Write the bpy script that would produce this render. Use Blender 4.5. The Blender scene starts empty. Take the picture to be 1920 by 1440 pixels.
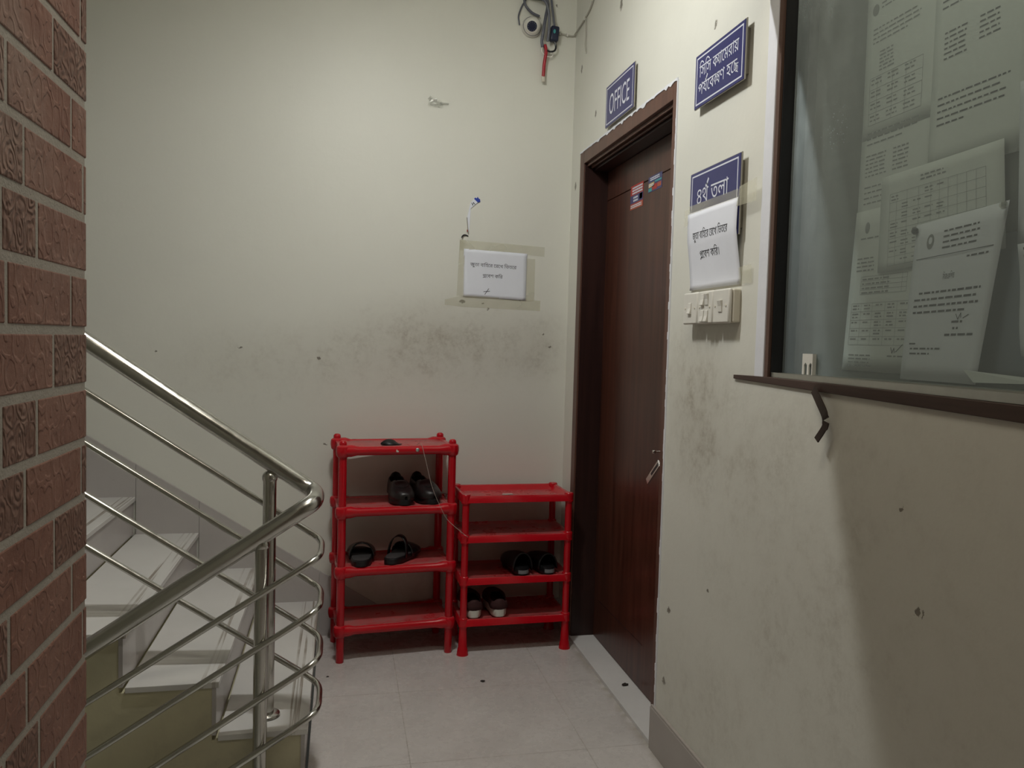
import bpy, bmesh, math, random
from mathutils import Vector, Matrix, Quaternion
from mathutils.geometry import delaunay_2d_cdt
random.seed(7)
sc = bpy.context.scene
C = bpy.context.collection
PI = math.pi

# ------------------------------------------------------------------ camera
CAM_Z = 1.38
cam = bpy.data.cameras.new('camera')
cam.sensor_width = 36.0
cam.lens = 36.0 * 1491.5 / 1920.0
cam.clip_start = 0.02
cam_ob = bpy.data.objects.new('camera', cam)
C.objects.link(cam_ob)
rt = Vector((0.97757988, -0.20878431, 0.02732573))
up = Vector((-0.01576741, 0.05682547, 0.99825961))
fw = Vector((0.20997374, 0.97630937, -0.05225945))
cam_ob.matrix_world = Matrix(((rt.x, up.x, -fw.x, 0), (rt.y, up.y, -fw.y, 0), (rt.z, up.z, -fw.z, CAM_Z), (0, 0, 0, 1)))
sc.camera = cam_ob

# ------------------------------------------------------------------ world, exposure, lamps' strengths
wd = bpy.data.worlds.new('world'); sc.world = wd
wd.use_nodes = True
wd.node_tree.nodes['Background'].inputs[0].default_value = (0.02, 0.02, 0.022, 1)
vs = sc.view_settings
vs.view_transform = 'Standard'; vs.look = 'None'; vs.gamma = 1.0; vs.exposure = 0.10; vs.use_curve_mapping = False
TUBE_POS = Vector((0.12, 2.26, 3.0))      # batten lamp on the face of the ceiling beam
TUBE_WATT = 27.0
FILL_WATT = 9.0                            # added fill light on the near side of the beam, no known lamp

def area(name, loc, normal, sx, sy, watt, col):
    l = bpy.data.lights.new(name, 'AREA'); l.shape = 'RECTANGLE'; l.size = sx; l.size_y = sy
    l.energy = watt; l.color = col
    o = bpy.data.objects.new(name, l); C.objects.link(o); o.location = loc
    n = Vector(normal).normalized(); x = Vector((1, 0, 0)); x = (x - n * x.dot(n)).normalized(); z = -n; y = z.cross(x)
    o.rotation_euler = Matrix((x, y, z)).transposed().to_euler()
    return o
area('tube_lamp_light', TUBE_POS, (0.22, 0.06, -0.974), 0.36, 0.02, TUBE_WATT, (1.0, 1.0, 0.97))
area('fill_light', (0.30, 1.22, 3.05), (0, 0, -1), 0.5, 0.5, FILL_WATT, (1.0, 0.92, 0.76))  # fill light added to lift the near side of the hall

# ------------------------------------------------------------------ room dimensions
W = 1.066      # right wall plane
D = 3.723      # back wall plane
CEIL = 3.12
# ------------------------------------------------------------------ node helpers
class NB:
    def __init__(s, name):
        s.m = bpy.data.materials.new(name); s.m.use_nodes = True
        s.t = s.m.node_tree; s.n = s.t.nodes; s.l = s.t.links
        s.b = s.n['Principled BSDF']; s.out = s.n['Material Output']
    def new(s, typ, **kw):
        n = s.n.new(typ)
        for k, v in kw.items(): setattr(n, k, v)
        return n
    def put(s, sock, v):
        if hasattr(v, 'is_linked') or hasattr(v, 'links'): s.l.new(v, sock)
        elif isinstance(v, (tuple, list)) and len(v) == 3 and sock.type == 'RGBA': sock.default_value = (*v, 1)
        else: sock.default_value = v
    def pos(s):
        if not hasattr(s, '_p'):
            g = s.new('ShaderNodeNewGeometry'); s._p = g.outputs['Position']
        return s._p
    def objc(s):
        if not hasattr(s, '_o'): s._o = s.new('ShaderNodeTexCoord').outputs['Object']
        return s._o
    def xyz(s, v=None):
        n = s.new('ShaderNodeSeparateXYZ'); s.put(n.inputs[0], v or s.pos()); return n.outputs
    def math(s, op, a, b=0.0, c=0.0, clamp=False):
        n = s.new('ShaderNodeMath', operation=op, use_clamp=clamp)
        s.put(n.inputs[0], a); s.put(n.inputs[1], b); s.put(n.inputs[2], c); return n.outputs[0]
    def ramp(s, v, a, b, c=0.0, d=1.0):
        n = s.new('ShaderNodeMapRange'); n.interpolation_type = 'SMOOTHSTEP'
        s.put(n.inputs[0], v)
        for i, q in enumerate((a, b, c, d)): s.put(n.inputs[i + 1], q)
        return n.outputs[0]
    def noise(s, scale, detail=4, rough=.55, v=None, stretch=None, w=0.0, dist=0.0):
        n = s.new('ShaderNodeTexNoise'); n.inputs['Scale'].default_value = scale
        n.inputs['Detail'].default_value = detail; n.inputs['Roughness'].default_value = rough; n.inputs['Distortion'].default_value = dist
        v = v or s.pos()
        if stretch or w:
            mp = s.new('ShaderNodeMapping'); s.l.new(v, mp.inputs[0])
            if stretch: mp.inputs['Scale'].default_value = stretch
            mp.inputs['Location'].default_value = (w, w * 1.7, w * .6)
            v = mp.outputs[0]
        s.l.new(v, n.inputs['Vector']); return n.outputs['Fac']
    def mix(s, f, a, b):
        n = s.new('ShaderNodeMix', data_type='RGBA'); s.put(n.inputs[0], f); s.put(n.inputs[6], a); s.put(n.inputs[7], b); return n.outputs[2]
    def bump(s, h, strength=.2, dist=.01):
        n = s.new('ShaderNodeBump'); n.inputs['Strength'].default_value = strength; n.inputs['Distance'].default_value = dist
        s.put(n.inputs['Height'], h); s.l.new(n.outputs[0], s.b.inputs['Normal']); return n
    def set(s, **kw):
        for k, v in kw.items(): s.put(s.b.inputs[k.replace('_', ' ')], v)
        return s
    def blob(s, ax, ay, cx, cy, rx, ry, soft=1.0):
        """1 in the middle of an elliptic patch on a wall, 0 outside."""
        dx = s.math('DIVIDE', s.math('SUBTRACT', ax, cx), rx); dy = s.math('DIVIDE', s.math('SUBTRACT', ay, cy), ry)
        r = s.math('SQRT', s.math('ADD', s.math('MULTIPLY', dx, dx), s.math('MULTIPLY', dy, dy)))
        return s.ramp(r, 1.0, 1.0 - soft)

def simple(name, col, rough=.5, metal=0.0, var=.06, scale=30, bump=0.0, spec=None, coat=0.0):
    b = NB(name)
    f = b.noise(scale, 4, .6, b.objc())
    dark = tuple(c * (1 - var * 2) for c in col); lite = tuple(min(1, c * (1 + var)) for c in col)
    b.set(Base_Color=b.mix(f, dark, lite), Roughness=rough, Metallic=metal)
    if spec is not None: b.b.inputs['Specular IOR Level'].default_value = spec
    if coat: b.b.inputs['Coat Weight'].default_value = coat
    if bump: b.bump(b.noise(scale * 6, 3, .6, b.objc()), bump, .002)
    return b.m

def paint(name, col, spots, patches, ax, low=.35):
    """Old oil paint: uneven, scuffed, with a few chips. ax = index of the horizontal axis of the wall."""
    b = NB(name); q = b.xyz(); h, z = q[ax], q[2]
    n1 = b.noise(1.3, 5, .6, w=2.0); n2 = b.noise(9, 6, .7, w=5.0); n3 = b.noise(38, 4, .7, w=9.0)
    base = b.mix(b.ramp(n1, .3, .7), tuple(c * .965 for c in col), col)
    grime = (.31, .27, .205)
    scuff = b.math('MULTIPLY', b.ramp(n2, .35, .85), b.ramp(n3, .25, .75))
    tot = b.math('MULTIPLY', scuff, .03)
    for (cx, cz, rx, rz, amt) in patches:
        m = b.blob(h, z, cx, cz, rx, rz)
        m = b.math('MULTIPLY', m, b.math('ADD', b.math('MULTIPLY', b.ramp(n1, 0, 1), .5), b.math('MULTIPLY', scuff, .85)))
        tot = b.math('ADD', tot, b.math('MULTIPLY', m, amt))
    streak = b.noise(5, 5, .7, stretch=(5, 5, .8), w=3.0)
    tot = b.math('ADD', tot, b.math('MULTIPLY', b.ramp(streak, .55, .8), .05 * low))
    colr = b.mix(b.math('MINIMUM', tot, .8), base, grime)
    wob = b.math('MULTIPLY', b.math('SUBTRACT', b.noise(60, 3, .6, w=1.0), .5), .03)
    hole = None
    for (cx, cz, r, el) in spots:
        m = b.blob(b.math('ADD', h, wob), b.math('SUBTRACT', z, wob), cx, cz, r, r * el, .45)
        hole = m if hole is None else b.math('MAXIMUM', hole, m)
    if hole is not None: colr = b.mix(b.math('MULTIPLY', hole, .85), colr, (.16, .14, .11))
    b.set(Base_Color=colr, Roughness=.45); b.b.inputs['Specular IOR Level'].default_value = .35
    hb = b.math('ADD', b.math('MULTIPLY', b.noise(14, 4, .6, w=4.0), .7), b.math('MULTIPLY', n3, .15))
    if hole is not None: hb = b.math('SUBTRACT', hb, hole)
    b.bump(hb, .25, .006)
    return b.m

CREAM = (.752, .745, .672)
M = {}
M['wall_back'] = paint('cream_paint_back', CREAM,
    [(.97, 2.969, .007, 1), (-.794, 1.30, .009, .5), (-.443, 1.325, .014, .3), (-.101, 1.283, .008, 1.2), (.98, 1.364, .012, .4), (.675, 1.533, .012, .6), (.648, 1.56, .009, .7), (-.066, .888, .012, .25), (.95, 1.42, .007, 1), (.55, 1.565, .02, .4)],
    [(.45, 1.36, .75, .30, 1.0), (-.3, 1.25, .7, .25, .5), (.95, 1.35, .25, .25, .5), (.3, .25, .8, .25, .4)], 0)
M['wall_right'] = paint('cream_paint_right', CREAM,
    [(2.231, 2.335, .010, 1.5), (3.085, 2.735, .018, 1.6), (3.609, 2.65, .012, 2.0), (3.375, 2.385, .012, 1.5), (3.654, 2.121, .015, 1.5), (2.134, .664, .008, 1), (2.406, .514, .013, 1), (2.423, .269, .014, 1.2), (1.335, 1.077, .006, 1), (1.277, .892, .0055, 2.2), (1.262, .895, .0035, 3.0), (3.5, 2.2, .008, 1.4)],
    [(2.3, 1.22, .32, .38, 1.0), (2.1, 1.1, .5, .3, .5), (1.6, .8, .9, .9, .6), (2.2, .25, .6, .35, .5)], 1)
M['plain'] = paint('cream_paint_plain', CREAM, [], [(0, 0, 3, .8, .4)], 0)
M['ceiling'] = simple('white_ceiling_paint', (.74, .73, .68), .7, var=.02, scale=3)
M['stringer'] = paint('stained_cream_paint', (.62, .58, .40), [(-.32, .21, .004, 1)], [(-.3, .1, .6, .4, .6)], 0, low=2.0)
M['whitewood'] = simple('chipped_white_paint', (.80, .81, .86), .4, var=.05, scale=12, bump=.2)

# tiles
def floor_mat():
    b = NB('glazed_floor_tile'); x, y, z = b.xyz()
    def line(v, o, p, w):
        f = b.math('FRACT', b.math('DIVIDE', b.math('SUBTRACT', v, o), p))
        d = b.math('MULTIPLY', b.math('ABSOLUTE', b.math('SUBTRACT', f, .5)), p)
        return b.ramp(d, p / 2 - w, p / 2 - w * .4)
    g = b.math('MAXIMUM', line(x, .84, .6, .0022), line(y, 2.53, .535, .0022))
    n = b.noise(2.5, 5, .6); n2 = b.noise(18, 5, .75, w=3)
    col = b.mix(b.ramp(n, .3, .7), (.53, .495, .475), (.60, .57, .55))
    dirt = b.math('MULTIPLY', b.ramp(n2, .58, .78), b.ramp(b.noise(3.1, 3, .6, w=8), .45, .65))
    col = b.mix(b.math('MULTIPLY', dirt, .5), col, (.22, .19, .16))
    col = b.mix(b.math('MULTIPLY', g, b.ramp(b.noise(6, 3, .6, w=6), .3, .6, .25, .8)), col, (.36, .33, .30))
    edge = b.math('MULTIPLY', b.ramp(x, 1.02, 1.066), b.ramp(n2, .35, .6))
    col = b.mix(b.math('MULTIPLY', edge, .75), col, (.30, .27, .22))
    b.set(Base_Color=col, Roughness=b.ramp(n2, .3, .7, .20, .36)); b.b.inputs['Specular IOR Level'].default_value = .4
    b.bump(b.math('SUBTRACT', b.math('MULTIPLY', b.noise(4, 3, .5, w=7), .3), g), .12, .003)
    return b.m
M['floor'] = floor_mat()
def tile_mat(name, col, rough=.25):
    b = NB(name); n = b.noise(3, 5, .6); n2 = b.noise(25, 4, .7, w=2)
    c = b.mix(b.ramp(n, .3, .7), tuple(v * .93 for v in col), col)
    c = b.mix(b.math('MULTIPLY', b.ramp(n2, .6, .8), .15), c, (.2, .17, .14))
    b.set(Base_Color=c, Roughness=rough); b.b.inputs['Specular IOR Level'].default_value = .4
    return b.m
M['skirt'] = tile_mat('taupe_skirting_tile', (.40, .365, .335))
M['skirt_stair'] = tile_mat('grey_stair_skirting_tile', (.50, .47, .45))
M['riser'] = tile_mat('pinkish_riser_tile', (.52, .485, .47))
M['sill_tile'] = tile_mat('white_threshold_tile', (.70, .69, .68))
def tread_mat():
    b = NB('grooved_white_tread_tile'); x, y, z = b.xyz()
    f = b.math('MULTIPLY', b.math('FRACT', b.math('DIVIDE', b.math('ADD', x, .085), -.262)), .262)    # distance behind the nosing
    n = b.noise(26, 2, .5, stretch=(3.2, .05, .05), w=2); band = b.ramp(f, .075, .055)
    ln = b.math('MULTIPLY', b.ramp(n, .50, .60), band)
    wear = b.ramp(b.noise(3, 4, .6, w=4, stretch=(1, 1, 3)), .35, .62, .18, .85)
    col = b.mix(b.ramp(b.noise(2, 4, .6), .3, .7), (.64, .625, .60), (.71, .695, .67))
    col = b.mix(b.math('MULTIPLY', ln, wear), col, (.22, .17, .12))
    b.set(Base_Color=col, Roughness=.32); b.bump(b.math('MULTIPLY', ln, -1.0), .15, .002); return b.m
M['tread'] = tread_mat()

def steel_mat():
    b = NB('brushed_stainless_steel')
    n = b.noise(40, 4, .6, b.objc()); n2 = b.noise(7, 3, .6, b.objc(), w=2)
    b.set(Base_Color=b.mix(n2, (.50, .49, .455), (.60, .59, .56)), Metallic=1.0, Roughness=b.ramp(n, .3, .7, .17, .27))
    return b.m
M['steel'] = steel_mat()
M['alu'] = simple('dull_aluminium', (.60, .60, .56), .38, 1.0, .05, 40)
M['chrome'] = simple('chrome_plate', (.75, .74, .70), .2, 1.0, .03, 30)

def wood_mat(name, a, c, axis=2, rough=.35, scale=1.0):
    b = NB(name)
    st = [9, 9, 9]; st[axis] = .45
    n = b.noise(3.2 * scale, 6, .62, b.pos(), tuple(st), dist=.6); n2 = b.noise(14 * scale, 4, .6, b.pos(), tuple(st), w=3)
    f = b.math('ADD', b.math('MULTIPLY', b.ramp(n, .3, .7), .75), b.math('MULTIPLY', n2, .25))
    b.set(Base_Color=b.mix(f, a, c), Roughness=rough); b.b.inputs['Specular IOR Level'].default_value = .4
    b.bump(n2, .06, .001); return b.m
M['door'] = wood_mat('varnished_red_brown_veneer', (.040, .014, .009), (.105, .036, .022), 2, .30)
M['door_edge'] = wood_mat('dark_door_jamb_varnish', (.022, .010, .009), (.042, .018, .015), 2, .35)
M['frame'] = wood_mat('brown_frame_paint', (.095, .045, .032), (.145, .07, .05), 2, .4)
M['sill'] = wood_mat('dark_brown_sill_wood', (.050, .030, .024), (.085, .052, .042), 1, .5)
M['boardframe'] = wood_mat('brown_board_frame', (.09, .05, .037), (.14, .08, .06), 2, .5)
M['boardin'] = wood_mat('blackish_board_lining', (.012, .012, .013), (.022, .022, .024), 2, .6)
M['backing'] = wood_mat('grey_backing_veneer', (.085, .092, .082), (.14, .15, .135), 1, .6)

def red_mat(name, dusty):
    b = NB(name); q = b.new('ShaderNodeNewGeometry'); nz = b.xyz(q.outputs['Normal'])[2]
    n = b.noise(9, 6, .75); n2 = b.noise(60, 3, .6, w=3)
    red = b.mix(b.noise(5, 3, .5, w=8), (.46, .004, .012), (.56, .007, .016))
    f = b.math('MULTIPLY', b.ramp(nz, .85, .99), b.math('ADD', b.math('MULTIPLY', b.ramp(n, .35, .65), dusty), dusty * .35))
    col = b.mix(f, red, (.36, .17, .16))
    b.set(Base_Color=col, Roughness=b.math('ADD', .17, b.math('MULTIPLY', f, .5))); b.bump(n2, .04, .001); return b.m
M['red'] = red_mat('glossy_red_plastic', .55)
M['red2'] = red_mat('satin_red_plastic', .45)

def brick_mat():
    b = NB('moulded_terracotta_brick')
    q = b.xyz(); n = b.noise(11, 6, .7); n2 = b.noise(70, 5, .7, w=3)
    at = b.new('ShaderNodeAttribute'); at.attribute_name = 'pat'; pat = at.outputs['Fac']
    vs_ = b.new('ShaderNodeTexVoronoi'); vs_.feature = 'F1'; vs_.inputs['Scale'].default_value = 34.0; vs_.inputs['Randomness'].default_value = .55
    mp = b.new('ShaderNodeMapping'); mp.inputs['Scale'].default_value = (.2, 1, .75); b.l.new(b.pos(), mp.inputs[0])
    wob = b.new('ShaderNodeVectorMath', operation='ADD'); nz = b.new('ShaderNodeTexNoise'); nz.inputs['Scale'].default_value = 30
    sc_ = b.new('ShaderNodeVectorMath', operation='SCALE'); sc_.inputs['Scale'].default_value = .022
    b.l.new(b.pos(), nz.inputs['Vector']); b.l.new(nz.outputs['Color'], sc_.inputs[0]); b.l.new(mp.outputs[0], wob.inputs[0]); b.l.new(sc_.outputs[0], wob.inputs[1])
    b.l.new(wob.outputs[0], vs_.inputs['Vector'])
    d = vs_.outputs['Distance']
    rings = b.math('SINE', b.math('MULTIPLY', d, 26.0))
    scal = b.ramp(b.math('SINE', b.math('MULTIPLY', d, 13.0)), .2, .95)
    relief = b.math('ADD', b.math('MULTIPLY', b.math('ADD', b.math('MULTIPLY', rings, .35), b.math('MULTIPLY', b.ramp(b.noise(42, 2, .5, stretch=(1, 1, .5), w=4, dist=.8), .52, .66), 1.0)), pat),
                    b.math('MULTIPLY', scal, b.math('SUBTRACT', .42, b.math('MULTIPLY', pat, .42))))
    relief = b.math('ADD', relief, b.math('MULTIPLY', n2, .55))
    red = b.mix(b.ramp(n, .3, .7), (.25, .115, .088), (.34, .175, .137))
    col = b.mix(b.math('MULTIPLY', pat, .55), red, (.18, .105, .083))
    bloom_top_light = b.math('MULTIPLY', b.ramp(b.noise(5, 6, .7, w=6), .35, .7), b.ramp(q[2], 1.25, 1.75, .15, .75))  # bleached blotches; their gain with height paints in light from above
    col = b.mix(b.math('MULTIPLY', bloom_top_light, .75), col, (.47, .36, .32))
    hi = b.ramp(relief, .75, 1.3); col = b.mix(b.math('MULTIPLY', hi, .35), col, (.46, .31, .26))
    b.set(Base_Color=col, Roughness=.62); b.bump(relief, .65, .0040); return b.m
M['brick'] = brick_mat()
M['mortar'] = simple('grey_mortar', (.50, .47, .435), .85, var=.12, scale=40, bump=.6)

M['navy'] = simple('navy_sign_face', (.030, .032, .150), .30, var=.05, scale=6)
M['signwhite'] = simple('white_sign_lettering', (.72, .74, .82), .4, var=.02)
M['acrylic'] = simple('clear_acrylic_edge', (.33, .31, .26), .3, var=.1)
M['paper'] = simple('white_office_paper', (.82, .84, .91), .7, var=.02, scale=20)
M['paper_old'] = simple('greyed_office_paper', (.74, .77, .75), .75, var=.03, scale=12)
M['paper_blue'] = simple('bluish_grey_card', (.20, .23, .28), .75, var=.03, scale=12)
M['ink'] = simple('black_print', (.035, .035, .045), .6, var=.05)
M['ink_grey'] = simple('faded_print', (.24, .25, .25), .7, var=.1)
M['tape'] = simple('yellowed_tape', (.66, .61, .40), .35, var=.06, scale=40)
M['tapeclear'] = simple('milky_clear_tape', (.78, .80, .76), .18, var=.08, scale=60)
M['white_plastic'] = simple('white_plastic', (.74, .72, .66), .35, var=.03)
M['cream_plastic'] = simple('ivory_plastic', (.66, .62, .52), .4, var=.03)
M['black_plastic'] = simple('black_plastic', (.012, .012, .016), .35, var=.1)
M['navy_plastic'] = simple('dark_navy_plastic', (.012, .018, .05), .3, var=.1)
M['grey_cable'] = simple('slate_grey_cable', (.12, .125, .155), .45, var=.1)
M['wall_cable'] = simple('painted_over_cable', (.46, .44, .38), .5, var=.1)
M['ribbon'] = simple('red_insulating_tape', (.42, .012, .025), .3, var=.1)
M['blue'] = simple('bright_blue_print', (.012, .05, .42), .4, var=.1)
M['loafer'] = simple('dark_brown_black_leather', (.014, .010, .010), .38, var=.2, scale=40, bump=.15)
M['black_rubber'] = simple('black_rubber', (.006, .006, .007), .45, var=.2, scale=40, bump=.1)
M['black_shiny'] = simple('shiny_black_leather', (.010, .010, .011), .24, var=.2, scale=40)
M['insole'] = simple('worn_grey_insole', (.060, .058, .058), .5, var=.2, scale=40)
M['greystripe'] = simple('grey_sole_stripe', (.20, .20, .21), .5, var=.08)
M['whitesole'] = simple('off_white_sole', (.66, .64, .58), .5, var=.06)
M['maroon'] = simple('dark_maroon_canvas', (.050, .014, .014), .8, var=.15, scale=60, bump=.3)
M['dust'] = simple('dark_grit', (.03, .022, .018), .8)
M['strap'] = simple('dark_brown_strip', (.045, .027, .020), .55, var=.2, scale=30)
M['thread'] = simple('pale_thread', (.42, .34, .30), .8)
M['steelstud'] = simple('pale_metal_stud', (.42, .48, .46), .3, .6)
M['green'] = simple('green_emblem_print', (.10, .26, .20), .6)
M['orange'] = simple('orange_print', (.45, .10, .05), .5); M['redprint'] = simple('red_print', (.42, .035, .03), .5); M['teal'] = simple('teal_print', (.06, .36, .36), .5); M['yellow'] = simple('yellow_print', (.55, .38, .08), .5)
def glow(name, col, s):
    b = NB(name); b.set(Base_Color=(.8, .8, .8)); b.put(b.b.inputs['Emission Color'], col); b.b.inputs['Emission Strength'].default_value = s; return b.m
M['diffuser'] = glow('lit_lamp_diffuser', (1.0, .985, .93), 6.0)
M['diffuser2'] = glow('fill_diffuser', (1.0, .93, .82), 3.0)
def glass_mat():
    b = NB('dusty_cabinet_glass'); n = b.n; n.remove(b.b)
    tr = b.new('ShaderNodeBsdfTransparent'); tr.inputs[0].default_value = (.92, .95, .94, 1)
    gl = b.new('ShaderNodeBsdfGlossy'); gl.inputs['Roughness'].default_value = .03
    du = b.new('ShaderNodeBsdfDiffuse'); du.inputs[0].default_value = (.72, .82, .84, 1)
    fr = b.new('ShaderNodeFresnel'); gg = b.new('ShaderNodeNewGeometry'); b.put(fr.inputs[0], b.math('ADD', 1.45, b.math('MULTIPLY', gg.outputs['Backfacing'], 1 / 1.45 - 1.45)))
    m1 = b.new('ShaderNodeMixShader'); b.l.new(fr.outputs[0], m1.inputs[0]); b.l.new(tr.outputs[0], m1.inputs[1]); b.l.new(gl.outputs[0], m1.inputs[2])
    q = b.xyz(); st = b.noise(7, 6, .7, stretch=(1, 1.3, .5)); sm = b.noise(26, 5, .7, w=2, stretch=(1, 1, .4))
    z = b.ramp(q[2], 1.45, 2.25, .04, .24)
    smear = b.math('MULTIPLY', b.ramp(q[1], 1.52, 1.72, .25, 1.0), z)
    sp = b.math('MULTIPLY', b.ramp(b.noise(160, 2, .5, w=5), .66, .72), b.blob(q[1], q[2], 1.66, 1.89, .09, .09))
    f = b.math('ADD', b.math('MULTIPLY', smear, b.math('ADD', .25, b.math('MULTIPLY', b.ramp(b.math('ADD', b.math('MULTIPLY', st, .6), b.math('MULTIPLY', sm, .4)), .35, .65), .75))), .11)
    f = b.math('MINIMUM', b.math('ADD', f, b.math('MULTIPLY', sp, .5)), .8)
    m2 = b.new('ShaderNodeMixShader'); b.l.new(f, m2.inputs[0]); b.l.new(m1.outputs[0], m2.inputs[1]); b.l.new(du.outputs[0], m2.inputs[2])
    b.l.new(m2.outputs[0], b.out.inputs[0]); return b.m
M['glass'] = glass_mat()
def sheet_clear():
    b = NB('clear_crumpled_tape'); b.n.remove(b.b)
    tr = b.new('ShaderNodeBsdfTransparent'); tr.inputs[0].default_value = (.95, .96, .95, 1)
    gl = b.new('ShaderNodeBsdfGlossy'); gl.inputs['Roughness'].default_value = .12
    m1 = b.new('ShaderNodeMixShader'); m1.inputs[0].default_value = .28; b.l.new(tr.outputs[0], m1.inputs[1]); b.l.new(gl.outputs[0], m1.inputs[2]); b.l.new(m1.outputs[0], b.out.inputs[0]); return b.m
M['clear'] = sheet_clear()
def tape_mat():
    b = NB('yellowed_see_through_tape'); b.n.remove(b.b)
    tr = b.new('ShaderNodeBsdfTransparent'); tr.inputs[0].default_value = (1, 1, 1, 1)
    di = b.new('ShaderNodeBsdfPrincipled'); di.inputs['Base Color'].default_value = (.70, .675, .50, 1); di.inputs['Roughness'].default_value = .3
    m1 = b.new('ShaderNodeMixShader'); b.l.new(b.ramp(b.noise(6, 2, .5), .3, .7, .24, .36), m1.inputs[0]); b.l.new(tr.outputs[0], m1.inputs[1]); b.l.new(di.outputs[0], m1.inputs[2]); b.l.new(m1.outputs[0], b.out.inputs[0]); return b.m
M['tape'] = tape_mat()

# ------------------------------------------------------------------ mesh helpers
def bm_new(): return bmesh.new()
def box(bm, a, b, bev=0.0, seg=2, mat=None):
    vs_ = [bm.verts.new((x, y, z)) for x in (a[0], b[0]) for y in (a[1], b[1]) for z in (a[2], b[2])]
    idx = ((0, 1, 3, 2), (4, 6, 7, 5), (0, 4, 5, 1), (2, 3, 7, 6), (0, 2, 6, 4), (1, 5, 7, 3))
    fs = [bm.faces.new([vs_[i] for i in f]) for f in idx]
    if bev:
        es = list({e for f in fs for e in f.edges})
        bmesh.ops.bevel(bm, geom=es, offset=bev, segments=seg, affect='EDGES', profile=.5)
    return vs_
def tube(bm, pts, r, n=12, closed=False, cap=True, radii=None):
    pts = [Vector(p) for p in pts]; N = len(pts); rings = []
    t0 = (pts[1] - pts[0]).normalized(); ref = Vector((0, 0, 1)) if abs(t0.z) < .9 else Vector((1, 0, 0))
    u = t0.cross(ref).normalized(); prev = t0
    for i, p in enumerate(pts):
        a = pts[(i - 1) % N] if (closed or i) else pts[0]; c = pts[(i + 1) % N] if (closed or i < N - 1) else pts[-1]
        t = (c - a).normalized() if (c - a).length > 1e-9 else prev
        u = (prev.rotation_difference(t) @ u); u = (u - t * u.dot(t)).normalized(); v = t.cross(u); prev = t
        rr = radii[i] if radii else r
        rings.append([bm.verts.new(p + (u * math.cos(2 * PI * k / n) + v * math.sin(2 * PI * k / n)) * rr) for k in range(n)])
    M_ = N if closed else N - 1
    for i in range(M_):
        A, B = rings[i], rings[(i + 1) % N]
        for k in range(n): bm.faces.new((A[k], A[(k + 1) % n], B[(k + 1) % n], B[k]))
    if cap and not closed:
        bm.faces.new(rings[0][::-1]); bm.faces.new(rings[-1])
def smooth_path(pts, rad, n=8):
    """polyline with rounded corners of radius about rad."""
    pts = [Vector(p) for p in pts]; out = [pts[0]]
    for i in range(1, len(pts) - 1):
        a, b, c = pts[i - 1], pts[i], pts[i + 1]
        d1 = min(rad, (a - b).length * .48); d2 = min(rad, (c - b).length * .48)
        p, q = b + (a - b).normalized() * d1, b + (c - b).normalized() * d2
        for k in range(n + 1):
            t = k / n; out.append(p * (1 - t) ** 2 + b * 2 * t * (1 - t) + q * t * t)
    out.append(pts[-1]); return out
def catmull(pts, n=8):
    P = [Vector(p) for p in pts]; P = [P[0] * 2 - P[1]] + P + [P[-1] * 2 - P[-2]]; out = []
    for i in range(1, len(P) - 2):
        for k in range(n):
            t = k / n; a, b, c, d = P[i - 1:i + 3]
            out.append(.5 * ((2 * b) + (c - a) * t + (2 * a - 5 * b + 4 * c - d) * t * t + (3 * b - a - 3 * c + d) * t ** 3))
    out.append(P[-2]); return out
def lathe(bm, prof, mat=Matrix(), n=24, cap=True):
    rings = []
    for r, z in prof: rings.append([bm.verts.new(mat @ Vector((r * math.cos(2 * PI * k / n), r * math.sin(2 * PI * k / n), z))) for k in range(n)])
    for A, B in zip(rings, rings[1:]):
        for k in range(n): bm.faces.new((A[k], A[(k + 1) % n], B[(k + 1) % n], B[k]))
    if cap: bm.faces.new(rings[0][::-1]); bm.faces.new(rings[-1])
def prism(bm, poly, fn, d0, d1):
    """poly in 2d, fn(u,v,d)->3d point; closed solid between depths d0 and d1."""
    A = [bm.verts.new(fn(u, v, d0)) for u, v in poly]; B = [bm.verts.new(fn(u, v, d1)) for u, v in poly]
    bm.faces.new(A); bm.faces.new(B[::-1]); n = len(poly)
    for k in range(n): bm.faces.new((A[k], B[k], B[(k + 1) % n], A[(k + 1) % n]))
def link(name, bm, mat, parent=None, smooth=False, loc=None, solid=0.0, sub=0, bevel=0.0):
    bmesh.ops.recalc_face_normals(bm, faces=bm.faces)
    me = bpy.data.meshes.new(name); bm.to_mesh(me); bm.free()
    if smooth:
        for p in me.polygons: p.use_smooth = True
        if smooth != 'all':
            try: me.set_sharp_from_angle(angle=math.radians(40))
            except Exception: pass
    me.materials.append(M[mat] if isinstance(mat, str) else mat)
    o = bpy.data.objects.new(name, me); C.objects.link(o)
    if parent is not None: o.parent = parent
    if loc is not None: o.location = loc
    if solid: md = o.modifiers.new('thickness', 'SOLIDIFY'); md.thickness = solid; md.offset = 0
    if bevel: md = o.modifiers.new('round', 'BEVEL'); md.width = bevel; md.segments = 2; md.limit_method = 'ANGLE'
    if sub: md = o.modifiers.new('smooth', 'SUBSURF'); md.levels = sub; md.render_levels = sub
    return o
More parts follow.
